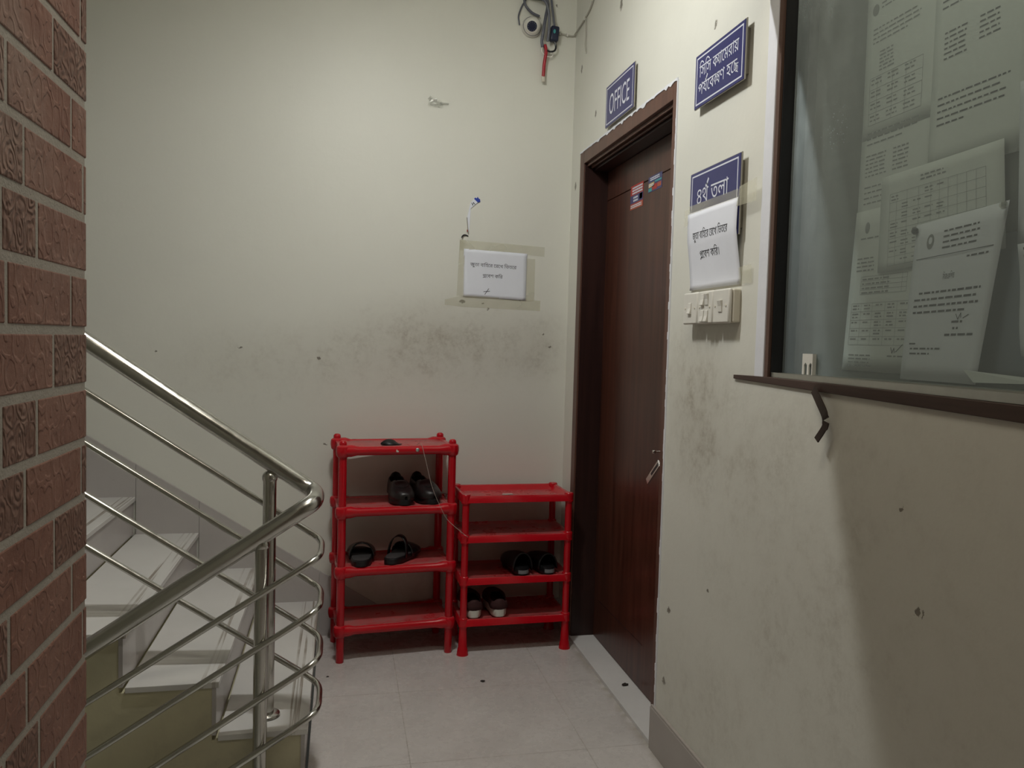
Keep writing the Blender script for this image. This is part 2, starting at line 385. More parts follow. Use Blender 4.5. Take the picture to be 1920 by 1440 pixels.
def link_split(name, bm, mat, parent):
    """one object for every separate cluster of pieces in the mesh."""
    seen = set(); isl = []
    for f in bm.faces:
        if f in seen: continue
        st_ = [f]; seen.add(f); comp = []
        while st_:
            a = st_.pop(); comp.append(a)
            for v in a.verts:
                for g_ in v.link_faces:
                    if g_ not in seen: seen.add(g_); st_.append(g_)
        co = [v.co for a in comp for v in a.verts]
        lo = [min(c[i] for c in co) for i in range(3)]; hi = [max(c[i] for c in co) for i in range(3)]
        isl.append((comp, lo, hi, max(h - l for h, l in zip(hi, lo))))
    par = list(range(len(isl)))
    def root(i):
        while par[i] != i: i = par[i]
        return i
    for i in range(len(isl)):
        for j in range(i):
            a, b = isl[i], isl[j]
            gap = math.sqrt(sum(max(0, a[1][q] - b[2][q], b[1][q] - a[2][q]) ** 2 for q in range(3)))
            if gap <= max(.02, .5 * max(a[3], b[3])) * .98: par[root(i)] = root(j)
    groups = {}
    for i in range(len(isl)): groups.setdefault(root(i), []).extend(isl[i][0])
    out = []
    for fs in groups.values():
        nb_ = bmesh.new(); mp = {}
        for f in fs: nb_.faces.new([mp.setdefault(v, None) or mp.__setitem__(v, nb_.verts.new(v.co)) or mp[v] for v in f.verts])
        out.append(link(name, nb_, mat, parent))
    bm.free(); return out
def tag(o, label, cat, group=None):
    o['label'] = label; o['category'] = cat
    if group: o['group'] = group
    return o
def thing(name, label, cat, loc=(0, 0, 0), rot=(0, 0, 0), group=None):
    o = bpy.data.objects.new(name, None); o.empty_display_size = .05; C.objects.link(o); o.location = loc; o.rotation_euler = rot
    return tag(o, label, cat, group)
def struct(name, bm, mat, parent=None, **k):
    o = link(name, bm, mat, parent, **k)
    if parent is None: o['kind'] = 'structure'
    return o
def boxes(name, lst, mat, parent=None, bev=0.0, **k):
    bm = bm_new()
    for a, b in lst: box(bm, a, b, bev)
    return link(name, bm, mat, parent, **k)

# ------------------------------------------------------------------ lettering
_gl = {}
def glyph(ch, bold=0.0):
    """filled outline of one character (triangles, size 1) and its pen advance."""
    key = (ch, bold)
    if key in _gl: return _gl[key]
    def ext(s):
        c = bpy.data.curves.new('g', 'FONT'); c.body = s; c.size = 1; c.fill_mode = 'NONE'; c.resolution_u = 3; c.offset = bold
        o = bpy.data.objects.new('g', c); m = o.to_mesh()
        vs_ = [Vector((v.co.x, v.co.y)) for v in m.vertices]; es = [tuple(e.vertices) for e in m.edges]
        o.to_mesh_clear(); bpy.data.objects.remove(o); bpy.data.curves.remove(c); return vs_, es
    v, e = ext(ch); v2, _ = ext(ch + ch)
    adv = (max(p.x for p in v2) - max(p.x for p in v)) if v else .3
    loops = []; adj = {}
    for a, b in e: adj.setdefault(a, []).append(b); adj.setdefault(b, []).append(a)
    seen = set()
    for s in range(len(v)):
        if s in seen or s not in adj: continue
        lp = [s]; seen.add(s); cur = s
        nx = s + 1 if s + 1 in adj[s] else adj[s][0]
        while nx is not None and nx not in seen:
            lp.append(nx); seen.add(nx); cur = nx
            nx = next((q for q in adj[cur] if q not in seen), None)
        if len(lp) > 2: loops.append(lp)
    def wind(p):
        w = 0
        for lp in loops:
            for i in range(len(lp)):
                a, b = v[lp[i]], v[lp[(i + 1) % len(lp)]]
                if a.y <= p.y < b.y or b.y <= p.y < a.y:
                    x = a.x + (p.y - a.y) / (b.y - a.y) * (b.x - a.x)
                    if x > p.x: w += 1 if b.y > a.y else -1
        return w
    ed = [(lp[i], lp[(i + 1) % len(lp)]) for lp in loops for i in range(len(lp))]
    tris = []
    if v:
        cv, ce, cf, *_ = delaunay_2d_cdt(v, ed, [], 0, 1e-5)
        for f in cf:
            c = sum((cv[i] for i in f), Vector((0, 0))) / len(f)
            if wind(c): tris.append([tuple(cv[i]) for i in f])
    _gl[key] = (tris, adv); return _gl[key]
def stroke_tris(pts, w):
    out = []
    for a, b in zip(pts, pts[1:]):
        a, b = Vector(a), Vector(b); d = (b - a).normalized(); n = Vector((-d.y, d.x)) * w / 2; a2, b2 = a - d * w * .3, b + d * w * .3
        out += [[tuple(a2 + n), tuple(b2 + n), tuple(b2 - n)], [tuple(a2 + n), tuple(b2 - n), tuple(a2 - n)]]
    return out
def line_tris(tokens, bold=0.0):
    """tokens: plain strings in drawn order, or marks: ' ' Y(ya-phala) R(reph) r(ra-phala) K(kssa) C(ccha)."""
    out = []; x = 0.0; last = .6
    def put(ch, sx=1.0, dx=0.0, dy=0.0, sy=None):
        t, adv = glyph(ch, bold); sy = 1.0 if sy is None else sy
        out.extend([[(x + dx + p[0] * sx, p[1] * sy + dy) for p in f] for f in t]); return adv * sx
    w = .085 + bold * 2
    for tk in tokens:
        if tk == ' ': x += .28
        elif tk == 'Y': a = put('\u09af', .62, -.06); x += a - .06
        elif tk == 'R': out.extend([[(x + p[0], p[1]) for p in f] for f in stroke_tris([(-.26, .68), (-.17, .74), (-.02, .93)], w)])
        elif tk == 'r': out.extend([[(x + p[0], p[1]) for p in f] for f in stroke_tris([(-.60, -.08), (-.34, .10), (-.08, .02)], w)])
        elif tk == 'K': a = put('\u0995', .55); b_ = put('\u09b7', .8, a - .12); x += a - .12 + b_
        elif tk == 'C': a = put('\u099a', .8); put('\u099b', .62, a * .42, -.12, .8); x += a * 1.05
        else:
            for ch in tk: last = put(ch); x += last
    return out, x
def lettering(name, lines, place, mat, parent, bold=0.0, thick=.0008):
    """lines: (tokens, u0, v0, width, height) in sign units; place(u,v,d) -> 3d."""
    bm = bm_new()
    for tokens, u0, v0, wid, hgt in lines:
        t, adv = line_tris(tokens, bold)
        x0 = min(p[0] for f in t for p in f); x1 = max(p[0] for f in t for p in f); y0 = 0.0; y1 = .66
        for f in t:
            try: bm.faces.new([bm.verts.new(place(u0 + (p[0] - x0) / (x1 - x0) * wid, v0 + (p[1] - y0) / (y1 - y0) * hgt, thick)) for p in f])
            except ValueError: pass
    me = bpy.data.meshes.new(name); bm.to_mesh(me); bm.free(); me.materials.append(M[mat])
    o = bpy.data.objects.new(name, me); C.objects.link(o); o.parent = parent; return o
def bars(bm, place, u0, v0, wid, h, rng, d, word=(.008, .028), gap=.004, fill=1.0):
    """a printed line too small to read: a row of little word-shaped dashes."""
    u = u0; end = u0 + wid * fill
    while u < end:
        w = min(rng.uniform(*word), end - u)
        if w < .002: break
        bm.faces.new([bm.verts.new(place(a, b, d)) for a, b in ((u, v0), (u + w, v0), (u + w, v0 + h), (u, v0 + h))])
        u += w + gap
def rectf(bm, place, u0, v0, u1, v1, d):
    bm.faces.new([bm.verts.new(place(a, b, d)) for a, b in ((u0, v0), (u1, v0), (u1, v1), (u0, v1))])
def frame_lines(bm, place, u0, v0, u1, v1, w, d):
    rectf(bm, place, u0, v0, u1, v0 + w, d); rectf(bm, place, u0, v1 - w, u1, v1, d); rectf(bm, place, u0, v0 + w, u0 + w, v1 - w, d); rectf(bm, place, u1 - w, v0 + w, u1, v1 - w, d)

# ------------------------------------------------------------------ structure
XL = -3.0; YF = -2.6
bm = bm_new(); box(bm, (-.085, YF, -.15), (W + .3, D + .15, 0)); box(bm, (-.36, YF, -.15), (-.085, 1.2, 0)); struct('floor', bm, 'floor')
bm = bm_new(); box(bm, (XL - .15, D, -2.2), (W + .15, D + .15, CEIL)); struct('wall_back', bm, 'wall_back')
# right wall with the door opening and the recess of the notice board
DO0, DO1, DOZ = 2.488, 3.577, 2.256
BO0, BO1, BZ0, BZ1 = 0.45, 1.864, 1.296, 2.62
bm = bm_new(); T = W + .24
box(bm, (W, DO1, 0), (T, D, CEIL)); box(bm, (W, DO0, DOZ), (T, DO1, CEIL)); box(bm, (W, BO1, 0), (T, DO0, CEIL))
box(bm, (W, BO0, 0), (T, BO1, BZ0)); box(bm, (W, BO0, BZ1), (T, BO1, CEIL)); box(bm, (W, YF, 0), (T, BO0, CEIL)); box(bm, (W + .12, BO0, BZ0), (T, BO1, BZ1))
struct('wall_right', bm, 'wall_right')
bm = bm_new(); box(bm, (XL - .15, 1.2, -2.2), (XL, D, CEIL)); struct('wall_left', bm, 'plain')
bm = bm_new(); box(bm, (-.5, YF - .15, 0), (W + .24, YF, CEIL)); struct('wall_front', bm, 'plain')
bm = bm_new(); box(bm, (XL - .15, YF - .15, CEIL), (W + .24, D + .15, CEIL + .12)); struct('ceiling', bm, 'ceiling')
# ceiling beam that carries the batten lamp; its lower far edge cuts the lamp's light on the right wall
bm = bm_new(); prism(bm, [(-.5, 1.80), (W, 1.80), (W, 1.972), (.90, 1.980), (.52, 2.006), (.42, 2.046), (.36, 2.052), (-.5, 2.052)], lambda u, v, d: (u, v, d), 2.42, CEIL); struct('beam', bm, 'plain')

# brick-clad wall at the left
BX = -.345
bm = bm_new(); box(bm, (XL, YF, -2.2), (BX - .016, 1.197, CEIL)); struct('wall_stair', bm, 'plain')
bm = bm_new(); pat = bm.verts.layers.float.new('pat')
COURSE = .0763; z0 = 1.38 - COURSE * 18
rows = {18: ([(1.137, 0), ], 0), 19: ([(1.020, 1)], 0), 20: ([(.981, 1), (1.187, 0)], 0), 21: ([(1.139, 0)], 0), 22: ([(1.073, 0)], 1), 23: ([(.981, 1), (1.176, 0)], 1), 24: ([(1.139, 0)], 0),
        17: ([(1.073, 0)], 1), 16: ([(1.018, 1)], 0), 15: ([(.981, 1), (1.178, 0)], 1), 14: ([(1.073, 0)], 1), 13: ([(1.139, 0)], 0), 12: ([(.983, 0), (1.183, 0)], 0), 11: ([(1.021, 1)], 0), 10: ([(1.073, 1)], 0)}
rg = random.Random(3)
for k in range(0, 41):
    zb = z0 + COURSE * k + .0055; zt = zb + COURSE - .011
    if zb > CEIL - .03: break
    if zb < 0: zb = 0.0
    if zt < .02: continue
    zt = min(zt, CEIL)
    if k in rows: js, first = rows[k]
    else:
        js = [(rg.uniform(.98, 1.17), rg.random() < .4)]; first = rg.random() < .4
    edges = [(1.2, None)]; js = sorted(js, reverse=True); spans = []; hi = 1.2; p = first
    for (y, pl_) in js:
        spans.append((y + .004, hi, p)); hi = y - .004; p = pl_
    longn = not p
    while hi > -.55:
        L = .092 if p else .196
        spans.append((hi - L, hi, p)); hi -= L + .009; p = (not p) if rg.random() < .8 else p
    for (a, b, pp) in spans:
        nb = len(bm.verts); ox = rg.uniform(-.0004, .0005)
        before = set(bm.verts)
        box(bm, (BX - .016, a, zb), (BX + ox, b, zt), .0016, 2)
        for v in bm.verts:
            if v not in before: v[pat] = 1.0 if pp else 0.0
struct('wall_brick', bm, 'brick')
bm = bm_new(); box(bm, (BX - .016, -.6, 0), (BX - .0011, 1.1955, CEIL)); struct('trim_4', bm, 'mortar')

# baseboard, door sill tile, white strip beside the board
SK = .146
bm = bm_new(); box(bm, (W - .012, YF, 0), (W, DO0 + .018, SK)); box(bm, (W - .010, YF, SK), (W, DO0 + .016, SK + .008)); struct('baseboard_right', bm, 'skirt', bevel=.001)
bm = bm_new(); box(bm, (W - .004, DO0, -.01), (W + .24, DO1, .015)); struct('trim_3', bm, 'sill_tile')
bm = bm_new(); box(bm, (W - .006, BO1 + .001, BZ0 + .012), (W + .02, BO1 + .046, BZ1)); struct('trim_2', bm, 'whitewood', bevel=.002)

# stair skirting on the back wall: one tile per step, then the flat run
RISE, RUN, NOSE = .165, .262, -.085
STR = 2.486
bm = bm_new()
fb = lambda u, v, d: (u, d, v)
top = lambda x: .303 + (-.082 - x) * .636
for k in range(1, 13):
    xa = NOSE - RUN * (k - 1); xb = NOSE - RUN * k + .0015
    prism(bm, [(xa, RISE * k - .005), (xa, top(xa)), (xb, top(xb)), (xb, RISE * k - .005)], fb, D - .011, D)
prism(bm, [(NOSE + .0015, 0), (.192, 0), (.192, .128), (NOSE + .0015, top(NOSE))], fb, D - .011, D)
box(bm, (.1935, D - .011, 0), (.62, D, .128)); box(bm, (.6215, D - .011, 0), (W, D, .128))
struct('baseboard_back', bm, 'skirt_stair')

# ------------------------------------------------------------------ door
door = bpy.data.objects.new('door_1', None); C.objects.link(door); door['kind'] = 'structure'; door.location = (W, 3.03, 0)
door.location = (0, 0, 0)
LX = W + .112
rp_ = random.Random(21); up_e = []; lo_e = []
for i in range(61):
    y = DO1 - (DO1 - DO0) * i / 60; up_e.append((y, DOZ + .004 + rp_.uniform(0, .003))); lo_e.append((y, DOZ - .001 - max(0, rp_.uniform(-.018, .010))))
bm = bm_new(); 
for i in range(60): prism(bm, [up_e[i], up_e[i + 1], lo_e[i + 1], lo_e[i]], lambda u, v, d: (d, u, v), W - .0055, W)
bmesh.ops.remove_doubles(bm, verts=bm.verts, dist=1e-5); link('plaster_edge', bm, 'whitewood', door)
bm = bm_new()
for i in range(90):
    z = DOZ * i / 90; w0 = .002 + max(0, rp_.uniform(-.006, .006)); 
    prism(bm, [(DO0 - .004, z), (DO0 + w0, z), (DO0 + w0, z + DOZ / 90), (DO0 - .004, z + DOZ / 90)], lambda u, v, d: (d, u, v), W - .0045, W)
bmesh.ops.remove_doubles(bm, verts=bm.verts, dist=1e-5); link('plaster_edge', bm, 'whitewood', door)
boxes('door_frame', [((W - .003, 3.519, .015), (W + .15, DO1, DOZ)), ((W - .003, DO0, .015), (W + .15, 2.522, DOZ)), ((W - .003, 2.522, 2.200), (W + .15, 3.519, DOZ)),
                     ((W + .012, 2.522, 2.186), (W + .02, 3.519, 2.200)), ((W + .030, 2.522, 2.180), (W + .040, 3.519, 2.200))], 'frame', door, bevel=.002)
boxes('door_jamb', [((W + .004, 3.512, .016), (LX + .03, 3.5195, 2.2)), ((W + .004, 2.5215, .016), (LX + .03, 2.526, 2.2)), ((W + .045, 2.526, 2.17), (LX + .03, 3.512, 2.2))], 'door_edge', door)
leaf = boxes('door_leaf', [((LX, 2.527, .018), (LX + .038, 3.511, 2.035)), ((LX, 2.527, 2.038), (LX + .038, 3.511, 2.168))], 'door', door, bevel=.0015)
bm = bm_new(); tube(bm, [(LX - .0005, 3.45, .20), (LX - .0005, 2.9, .20)], .0012, 6); link('groove_line', bm, 'door_edge', leaf)
# hasp on the leaf, crooked, and its little knob
hp = bm_new()
fy = lambda u, v, d: (LX - d, u, v)
prism(hp, [(2.790, .930), (2.900, .842), (2.916, .860), (2.806, .950)], fy, 0, .003)
for a in ((2.83, .936), (2.905, .872)): pass
hasp = link('hasp', hp, 'chrome', door)
bm = bm_new(); prism(bm, [(2.799, .932), (2.862, .883), (2.868, .890), (2.804, .940)], fy, .003, .0042); link('hasp_slot', bm, 'black_plastic', hasp)
bm = bm_new(); lathe(bm, [(.004, 0), (.004, .010), (.007, .013), (.008, .018), (.006, .023), (.001, .024)], Matrix.Translation((LX, 2.81, .982)) @ Matrix.Rotation(-PI / 2, 4, 'Y'), 16); link('door_knob', bm, 'chrome', door, smooth=True)

# ------------------------------------------------------------------ notice board set in the right wall
nb = thing('notice_board', 'glass-fronted notice board with brown frame built into the wall above the sill', 'notice board')
boxes('board_frame', [((W - .004, BO1 - .018, BZ0), (W + .118, BO1 - .001, BZ1)), ((W - .004, BO0 + .001, BZ0), (W + .118, BO0 + .02, BZ1)), ((W - .004, BO0, BZ1 - .02), (W + .118, BO1 - .001, BZ1))], 'boardframe', nb, bevel=.0015)
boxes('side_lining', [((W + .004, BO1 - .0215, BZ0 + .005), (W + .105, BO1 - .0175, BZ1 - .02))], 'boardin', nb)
boxes('backing_panel', [((W + .095, BO0 + .02, BZ0), (W + .112, BO1 - .018, BZ1 - .02))], 'backing', nb)
sl = bm_new()
prism(sl, [(2.022, 1.308), (1.864, 1.310), (1.45, 1.306), (.40, 1.293), (.40, 1.262), (1.0, 1.272), (1.7, 1.289), (1.86, 1.293), (2.022, 1.297)], lambda u, v, d: (d, u, v), W - .006, W + .02)
box(sl, (W + .02, BO0 + .002, BZ0 - .002), (W + .095, BO1 - .002, BZ0 + .012))
link('sill', sl, 'sill', nb, bevel=.0015)
tr = bm_new()
prism(tr, [(BO1 - .02, 1.3105), (BO1 - .02, 1.322), (BO0 + .02, 1.318), (BO0 + .02, 1.296)], lambda u, v, d: (d, u, v), W + .004, W + .008); box(tr, (W + .008, BO0 + .02, 1.309), (W + .075, BO1 - .02, 1.312))
for xx in (W + .026, W + .048, W + .071): box(tr, (xx, BO0 + .02, 1.312), (xx + .002, BO1 - .02, 1.322))
link('sliding_track', tr, 'alu', nb)
boxes('glass_pane', [((W + .034, .9, 1.317), (W + .039, BO1 - .024, BZ1 - .025))], 'glass', nb)
lk = bm_new(); lx = W + .028
prism(lk, [(1.742, 1.322), (1.742, 1.372), (1.692, 1.372), (1.692, 1.322), (1.700, 1.322), (1.700, 1.345), (1.707, 1.351), (1.714, 1.345), (1.714, 1.322), (1.722, 1.322), (1.722, 1.345), (1.728, 1.351), (1.734, 1.345), (1.734, 1.322)], lambda u, v, d: (d, u, v), lx, lx + .004)
box(lk, (lx - .006, 1.690, 1.322), (lx + .004, 1.6935, 1.372))
link('glass_lock', lk, 'white_plastic', nb)

# ------------------------------------------------------------------ papers behind the glass
fw_ = lambda u, v, d: (PX - d, u, v)      # facing -X; u runs along -Y in the photo, so mirrored below
def wall_place(X, yl, zb):
    """place(u,v,d) on the right wall: u to the right as seen (towards -Y), v up, d towards the room."""
    return lambda u, v, d: (X - d, yl - u, zb + v)
def sheet(name, X, corners, mat, label, cat='paper', curl=0.0, parent=None, n=10, wave=.0):
    """a sheet from four (y,z) corners TL TR BR BL, slightly bowed off the board."""
    bm = bm_new(); g = []
    TL, TR, BR, BL = [Vector(c) for c in corners]
    def P(u, v):
        a = TL.lerp(TR, u); b = BL.lerp(BR, u); p = b.lerp(a, v)
        d = curl * (u ** 3) * (1 - v * .6) + wave * math.sin(v * 7 + u * 3) * .5 + wave * .5
        return p, d
    for i in range(n + 1):
        g.append([])
        for j in range(n + 1):
            p, d = P(j / n, i / n); g[-1].append(bm.verts.new((X - d, p.x, p.y)))
    for i in range(n):
        for j in range(n): bm.faces.new((g[i][j], g[i][j + 1], g[i + 1][j + 1], g[i + 1][j]))
    o = link(name, bm, mat, None, smooth='all', solid=.0005)
    tag(o, label, cat)
    W_ = (TR - TL).length; H_ = (TL - BL).length
    def place(u, v, d):
        p, dd = P(u / W_, v / H_); return (X - dd - .0004 - d, p.x, p.y)
    return o, place, W_, H_
rg = random.Random(11)
BXF = W + .0935
def text_block(bm, place, u0, v0, wid, n, pitch, h=.0032, last=1.0, word=(.006, .022)):
    for k in range(n): bars(bm, place, u0, v0 - k * pitch, wid, h, rg, .0004, word=word, fill=(last if k == n - 1 else rg.uniform(.9, 1)))
def grid(bm, place, u0, v0, u1, v1, cols, rws, w=.0009):
    for k in range(rws + 1): v = v0 + (v1 - v0) * k / rws; rectf(bm, place, u0, v - w / 2, u1, v + w / 2, .0003)
    for c in cols: u = u0 + (u1 - u0) * c; rectf(bm, place, u - w / 2, v0, u + w / 2, v1, .0003)
# upper left sheet
o, pl, w_, h_ = sheet('notice_sheet', BXF, [(1.648, 2.215), (1.405, 2.215), (1.405, 1.86), (1.645, 1.86)], 'paper_old', 'greyed letter with emblem and small tables pinned at the upper left of the notice board')
bm = bm_new(); text_block(bm, pl, .05, .30, .11, 3, .009); text_block(bm, pl, .025, .24, .16, 4, .010, last=.7); text_block(bm, pl, .05, .185, .05, 6, .008)
grid(bm, pl, .02, .03, .19, .135, (0, .15, .45, .7, 1), 4); 
for r_ in range(4):
    for c_ in range(3): text_block(bm, pl, .025 + c_ * .055, .128 - r_ * .027, .035, 2, .009)
link_split('print', bm, 'ink_grey', o)
bm = bm_new(); prism(bm, [(.03 + .011 * math.cos(a * PI / 6), .285 + .013 * math.sin(a * PI / 6)) for a in range(12)], pl, 0, .0004); link('emblem', bm, 'ink_grey', o)
# top middle sheet
o, pl, w_, h_ = sheet('notice_sheet', BXF - .003, [(1.425, 2.24), (1.185, 2.24), (1.19, 1.74), (1.425, 1.74)], 'paper_old', 'plain letter with a few dark lines pinned at the upper middle of the notice board')
bm = bm_new(); text_block(bm, pl, .02, .36, .19, 4, .013, last=.8); text_block(bm, pl, .03, .27, .06, 6, .010); text_block(bm, pl, .12, .27, .05, 5, .010); text_block(bm, pl, .02, .145, .18, 5, .013, last=.4)
link_split('print', bm, 'ink', o)
# lower left sheet
o, pl, w_, h_ = sheet('notice_sheet', BXF - .001, [(1.650, 1.70), (1.42, 1.70), (1.44, 1.336), (1.678, 1.336)], 'paper_old', 'greyed sheet with two small tables at the lower left of the notice board')
bm = bm_new(); text_block(bm, pl, .025, .30, .08, 1, .01); text_block(bm, pl, .02, .255, .06, 4, .009)
grid(bm, pl, .04, .175, .19, .215, (0, .5, .6, .9, 1), 4, .0007); grid(bm, pl, .015, .06, .205, .155, (0, .18, .38, .6, .8, 1), 5, .0007)
for r_ in range(4): text_block(bm, pl, .045, .207 - r_ * .010, .09, 1, .01)
for r_ in range(5):
    for c_ in range(5): text_block(bm, pl, .02 + c_ * .039, .148 - r_ * .019, .022, rg.choice((1, 2)), .007)
text_block(bm, pl, .02, .035, .08, 4, .008); text_block(bm, pl, .15, .035, .05, 1, .01)
link_split('print', bm, 'ink_grey', o)
bm = bm_new()
for s in ([(.16, .055), (.165, .043), (.17, .054), (.172, .044)], [(.176, .046), (.195, .062)]):
    for f in stroke_tris(s, .002): bm.faces.new([bm.verts.new(pl(a, b, .0006)) for a, b in f])
link('signature', bm, 'ink', o)
bm = bm_new(); prism(bm, [(.045 + .008 * math.cos(a * PI / 6), .325 + .013 * math.sin(a * PI / 6)) for a in range(12)], pl, 0, .0004); link('emblem', bm, 'ink_grey', o)
# timetable
o, pl, w_, h_ = sheet('timetable_sheet', BXF - .006, [(1.560, 1.762), (1.228, 1.768), (1.205, 1.57), (1.560, 1.555)], 'paper_old', 'wide printed timetable grid pinned across the middle of the notice board', curl=.008)
bm = bm_new(); text_block(bm, pl, .12, .185, .07, 2, .008); grid(bm, pl, .03, .01, .29, .165, (0, .08, .2, .33, .46, .55, .64, .73, .82, .91, 1), 8, .0007)
for r_ in range(8):
    for c_ in (0, 1, 2, 3, 4): 
        if rg.random() < .8: text_block(bm, pl, .034 + c_ * .033, .157 - r_ * .0195, .022, rg.choice((1, 2)), .007, .0026)
link_split('print', bm, 'ink_grey', o)
# large front notice
o, pl, w_, h_ = sheet('notice_sheet', BXF - .020, [(1.425, 1.640), (1.192, 1.652), (1.239, 1.326), (1.452, 1.326)], 'paper', 'large white notice with letterhead line and short paragraph at front, right edge curling', curl=.010)
bm = bm_new(); text_block(bm, pl, .08, .288, .095, 4, .0105); rectf(bm, pl, .01, .243, .215, .2445, .0004); text_block(bm, pl, .15, .232, .055, 1, .01)
text_block(bm, pl, .03, .172, .17, 1, .013, .004); text_block(bm, pl, .018, .159, .185, 3, .0125, .004, last=.8)
text_block(bm, pl, .135, .112, .03, 1, .01, .004); text_block(bm, pl, .14, .100, .016, 1, .01, .004); text_block(bm, pl, .12, .088, .08, 1, .01, .004)
text_block(bm, pl, .018, .072, .02, 1, .01); text_block(bm, pl, .022, .062, .09, 1, .01); text_block(bm, pl, .022, .052, .06, 1, .01)
for s in ([(.145, .128), (.152, .118), (.158, .130), (.16, .121)], [(.166, .12), (.18, .126)]):
    for f in stroke_tris(s, .0016): bm.faces.new([bm.verts.new(pl(a, b, .0006)) for a, b in f])
link_split('print', bm, 'ink', o)
lettering('heading', [(['\u09bf\u09ac', '\u099c\u099e', '\u09bf\u09aa', '\u09a4'], .093, .196, .032, .011)], pl, 'ink', o)
bm = bm_new(); prism(bm, [(.045 + .010 * math.cos(a * PI / 6), .275 + .015 * math.sin(a * PI / 6)) for a in range(12)], pl, 0, .0004); em = link('emblem', bm, 'ink_grey', o)
bm = bm_new(); prism(bm, [(.045 + .005 * math.cos(a * PI / 6), .277 + .007 * math.sin(a * PI / 6)) for a in range(12)], pl, .0004, .0006); link('emblem_centre', bm, 'paper', em)
# right-hand sheets
for (cs, lab) in (([(1.646, 1.90), (1.42, 1.90), (1.42, 1.66), (1.650, 1.66)], 'greyed table sheet directly below the upper left letter on the notice board'),
                  ([(1.20, 2.26), (.96, 2.26), (.96, 1.80), (1.20, 1.80)], 'grey sheet at the top right of the notice board above the crested letter'),
                  ([(1.46, 1.60), (1.10, 1.60), (1.10, 1.33), (1.46, 1.33)], 'bluish grey backing sheet beside the white notice on the board')):
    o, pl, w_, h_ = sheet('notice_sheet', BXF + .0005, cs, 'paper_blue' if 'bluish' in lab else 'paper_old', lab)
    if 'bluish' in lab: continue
    bm = bm_new(); text_block(bm, pl, .02, h_ - .03, .17, 3, .012, last=.7); text_block(bm, pl, .02, h_ - .08, .07, 6, .009); text_block(bm, pl, .11, h_ - .08, .05, 6, .009); text_block(bm, pl, .02, h_ - .15, .16, 4, .012)
    link_split('print', bm, 'ink_grey', o)
o, pl, w_, h_ = sheet('notice_sheet', BXF - .004, [(1.205, 1.86), (.98, 1.86), (.98, 1.575), (1.19, 1.575)], 'paper', 'white letter with green crest and dark lines at the right end of the notice board')
bm = bm_new(); text_block(bm, pl, .03, .135, .17, 4, .015, .004); text_block(bm, pl, .015, .035, .12, 3, .012, .004); link_split('print', bm, 'ink', o)
bm = bm_new(); prism(bm, [(.055 + .013 * math.cos(a * PI / 6), .235 + .016 * math.sin(a * PI / 6)) for a in range(12)], pl, 0, .0004); link('crest', bm, 'green', o)
bm = bm_new(); rectf(bm, pl, .02, .195, .21, .197, .0004); link('rule_line', bm, 'green', o)
o, pl, w_, h_ = sheet('notice_sheet', BXF - .006, [(1.185, 1.575), (.98, 1.58), (.98, 1.36), (1.165, 1.38)], 'paper', 'white signed sheet below the green-crested letter at the right end of the board', curl=.0, wave=.004)
bm = bm_new(); text_block(bm, pl, .012, .185, .17, 2, .013, .004); text_block(bm, pl, .03, .115, .04, 2, .012, .004); text_block(bm, pl, .012, .085, .1, 1, .012, .004)
for s in ([(.02, .145), (.035, .16), (.04, .14)], [(.044, .14), (.05, .165), (.052, .142), (.06, .15)]):
    for f in stroke_tris(s, .002): bm.faces.new([bm.verts.new(pl(a, b, .0006)) for a, b in f])
link_split('print', bm, 'ink', o)
bm = bm_new(); v = [bm.verts.new(q) for q in ((BXF - .036, 1.262, 1.352), (BXF - .034, 1.10, 1.334), (BXF - .038, 1.235, 1.330))]; bm.faces.new(v)
v2 = bm.verts.new((BXF - .03, 1.09, 1.342)); bm.faces.new((v[0], v2, v[1])); tag(link('paper_scrap', bm, 'paper_old', None, solid=.0004), 'torn corner of paper fallen behind the glass beside the white notice', 'paper')
for (y, z, lab, mt) in ((1.195, 1.643, 'pale round drawing pin at the top right corner of the white notice', 'chrome'), (1.425, 1.628, 'dark round drawing pin at the top left corner of the white notice', 'black_plastic')):
    o = thing('drawing_pin', lab, 'drawing pin', (BXF - .032, y, z) if mt == 'chrome' else (BXF - .023, y, z))
    bm = bm_new(); lathe(bm, [(.002, -.003), (.0065, -.002), (.0075, .002), (.005, .006), (.001, .007)], Matrix.Rotation(-PI / 2, 4, 'Y'), 14); link('head', bm, mt, o, smooth=True)
    bm = bm_new(); lathe(bm, [(.0008, 0), (.0008, .008)], Matrix.Rotation(PI / 2, 4, 'Y'), 8); link('needle', bm, 'chrome', o)

# strip hanging below the sill
bm = bm_new(); pts = catmull([(W - .012, 1.628, 1.292), (W - .016, 1.600, 1.268), (W - .020, 1.566, 1.235), (W - .018, 1.570, 1.212), (W - .022, 1.592, 1.180)], 6)
for i in range(len(pts) - 1):
    a, b = pts[i], pts[i + 1]; wd0 = .011 if i < 18 else .008
    n_ = Vector((0, (b - a).z, -(b - a).y)).normalized() * wd0
    bm.faces.new([bm.verts.new(q) for q in (a + n_, b + n_, b - n_, a - n_)])
bmesh.ops.remove_doubles(bm, verts=bm.verts, dist=.004)
tag(link('hanging_strip', bm, 'strap', None, solid=.003), 'bent dark brown strip hanging under the notice board sill', 'strip')

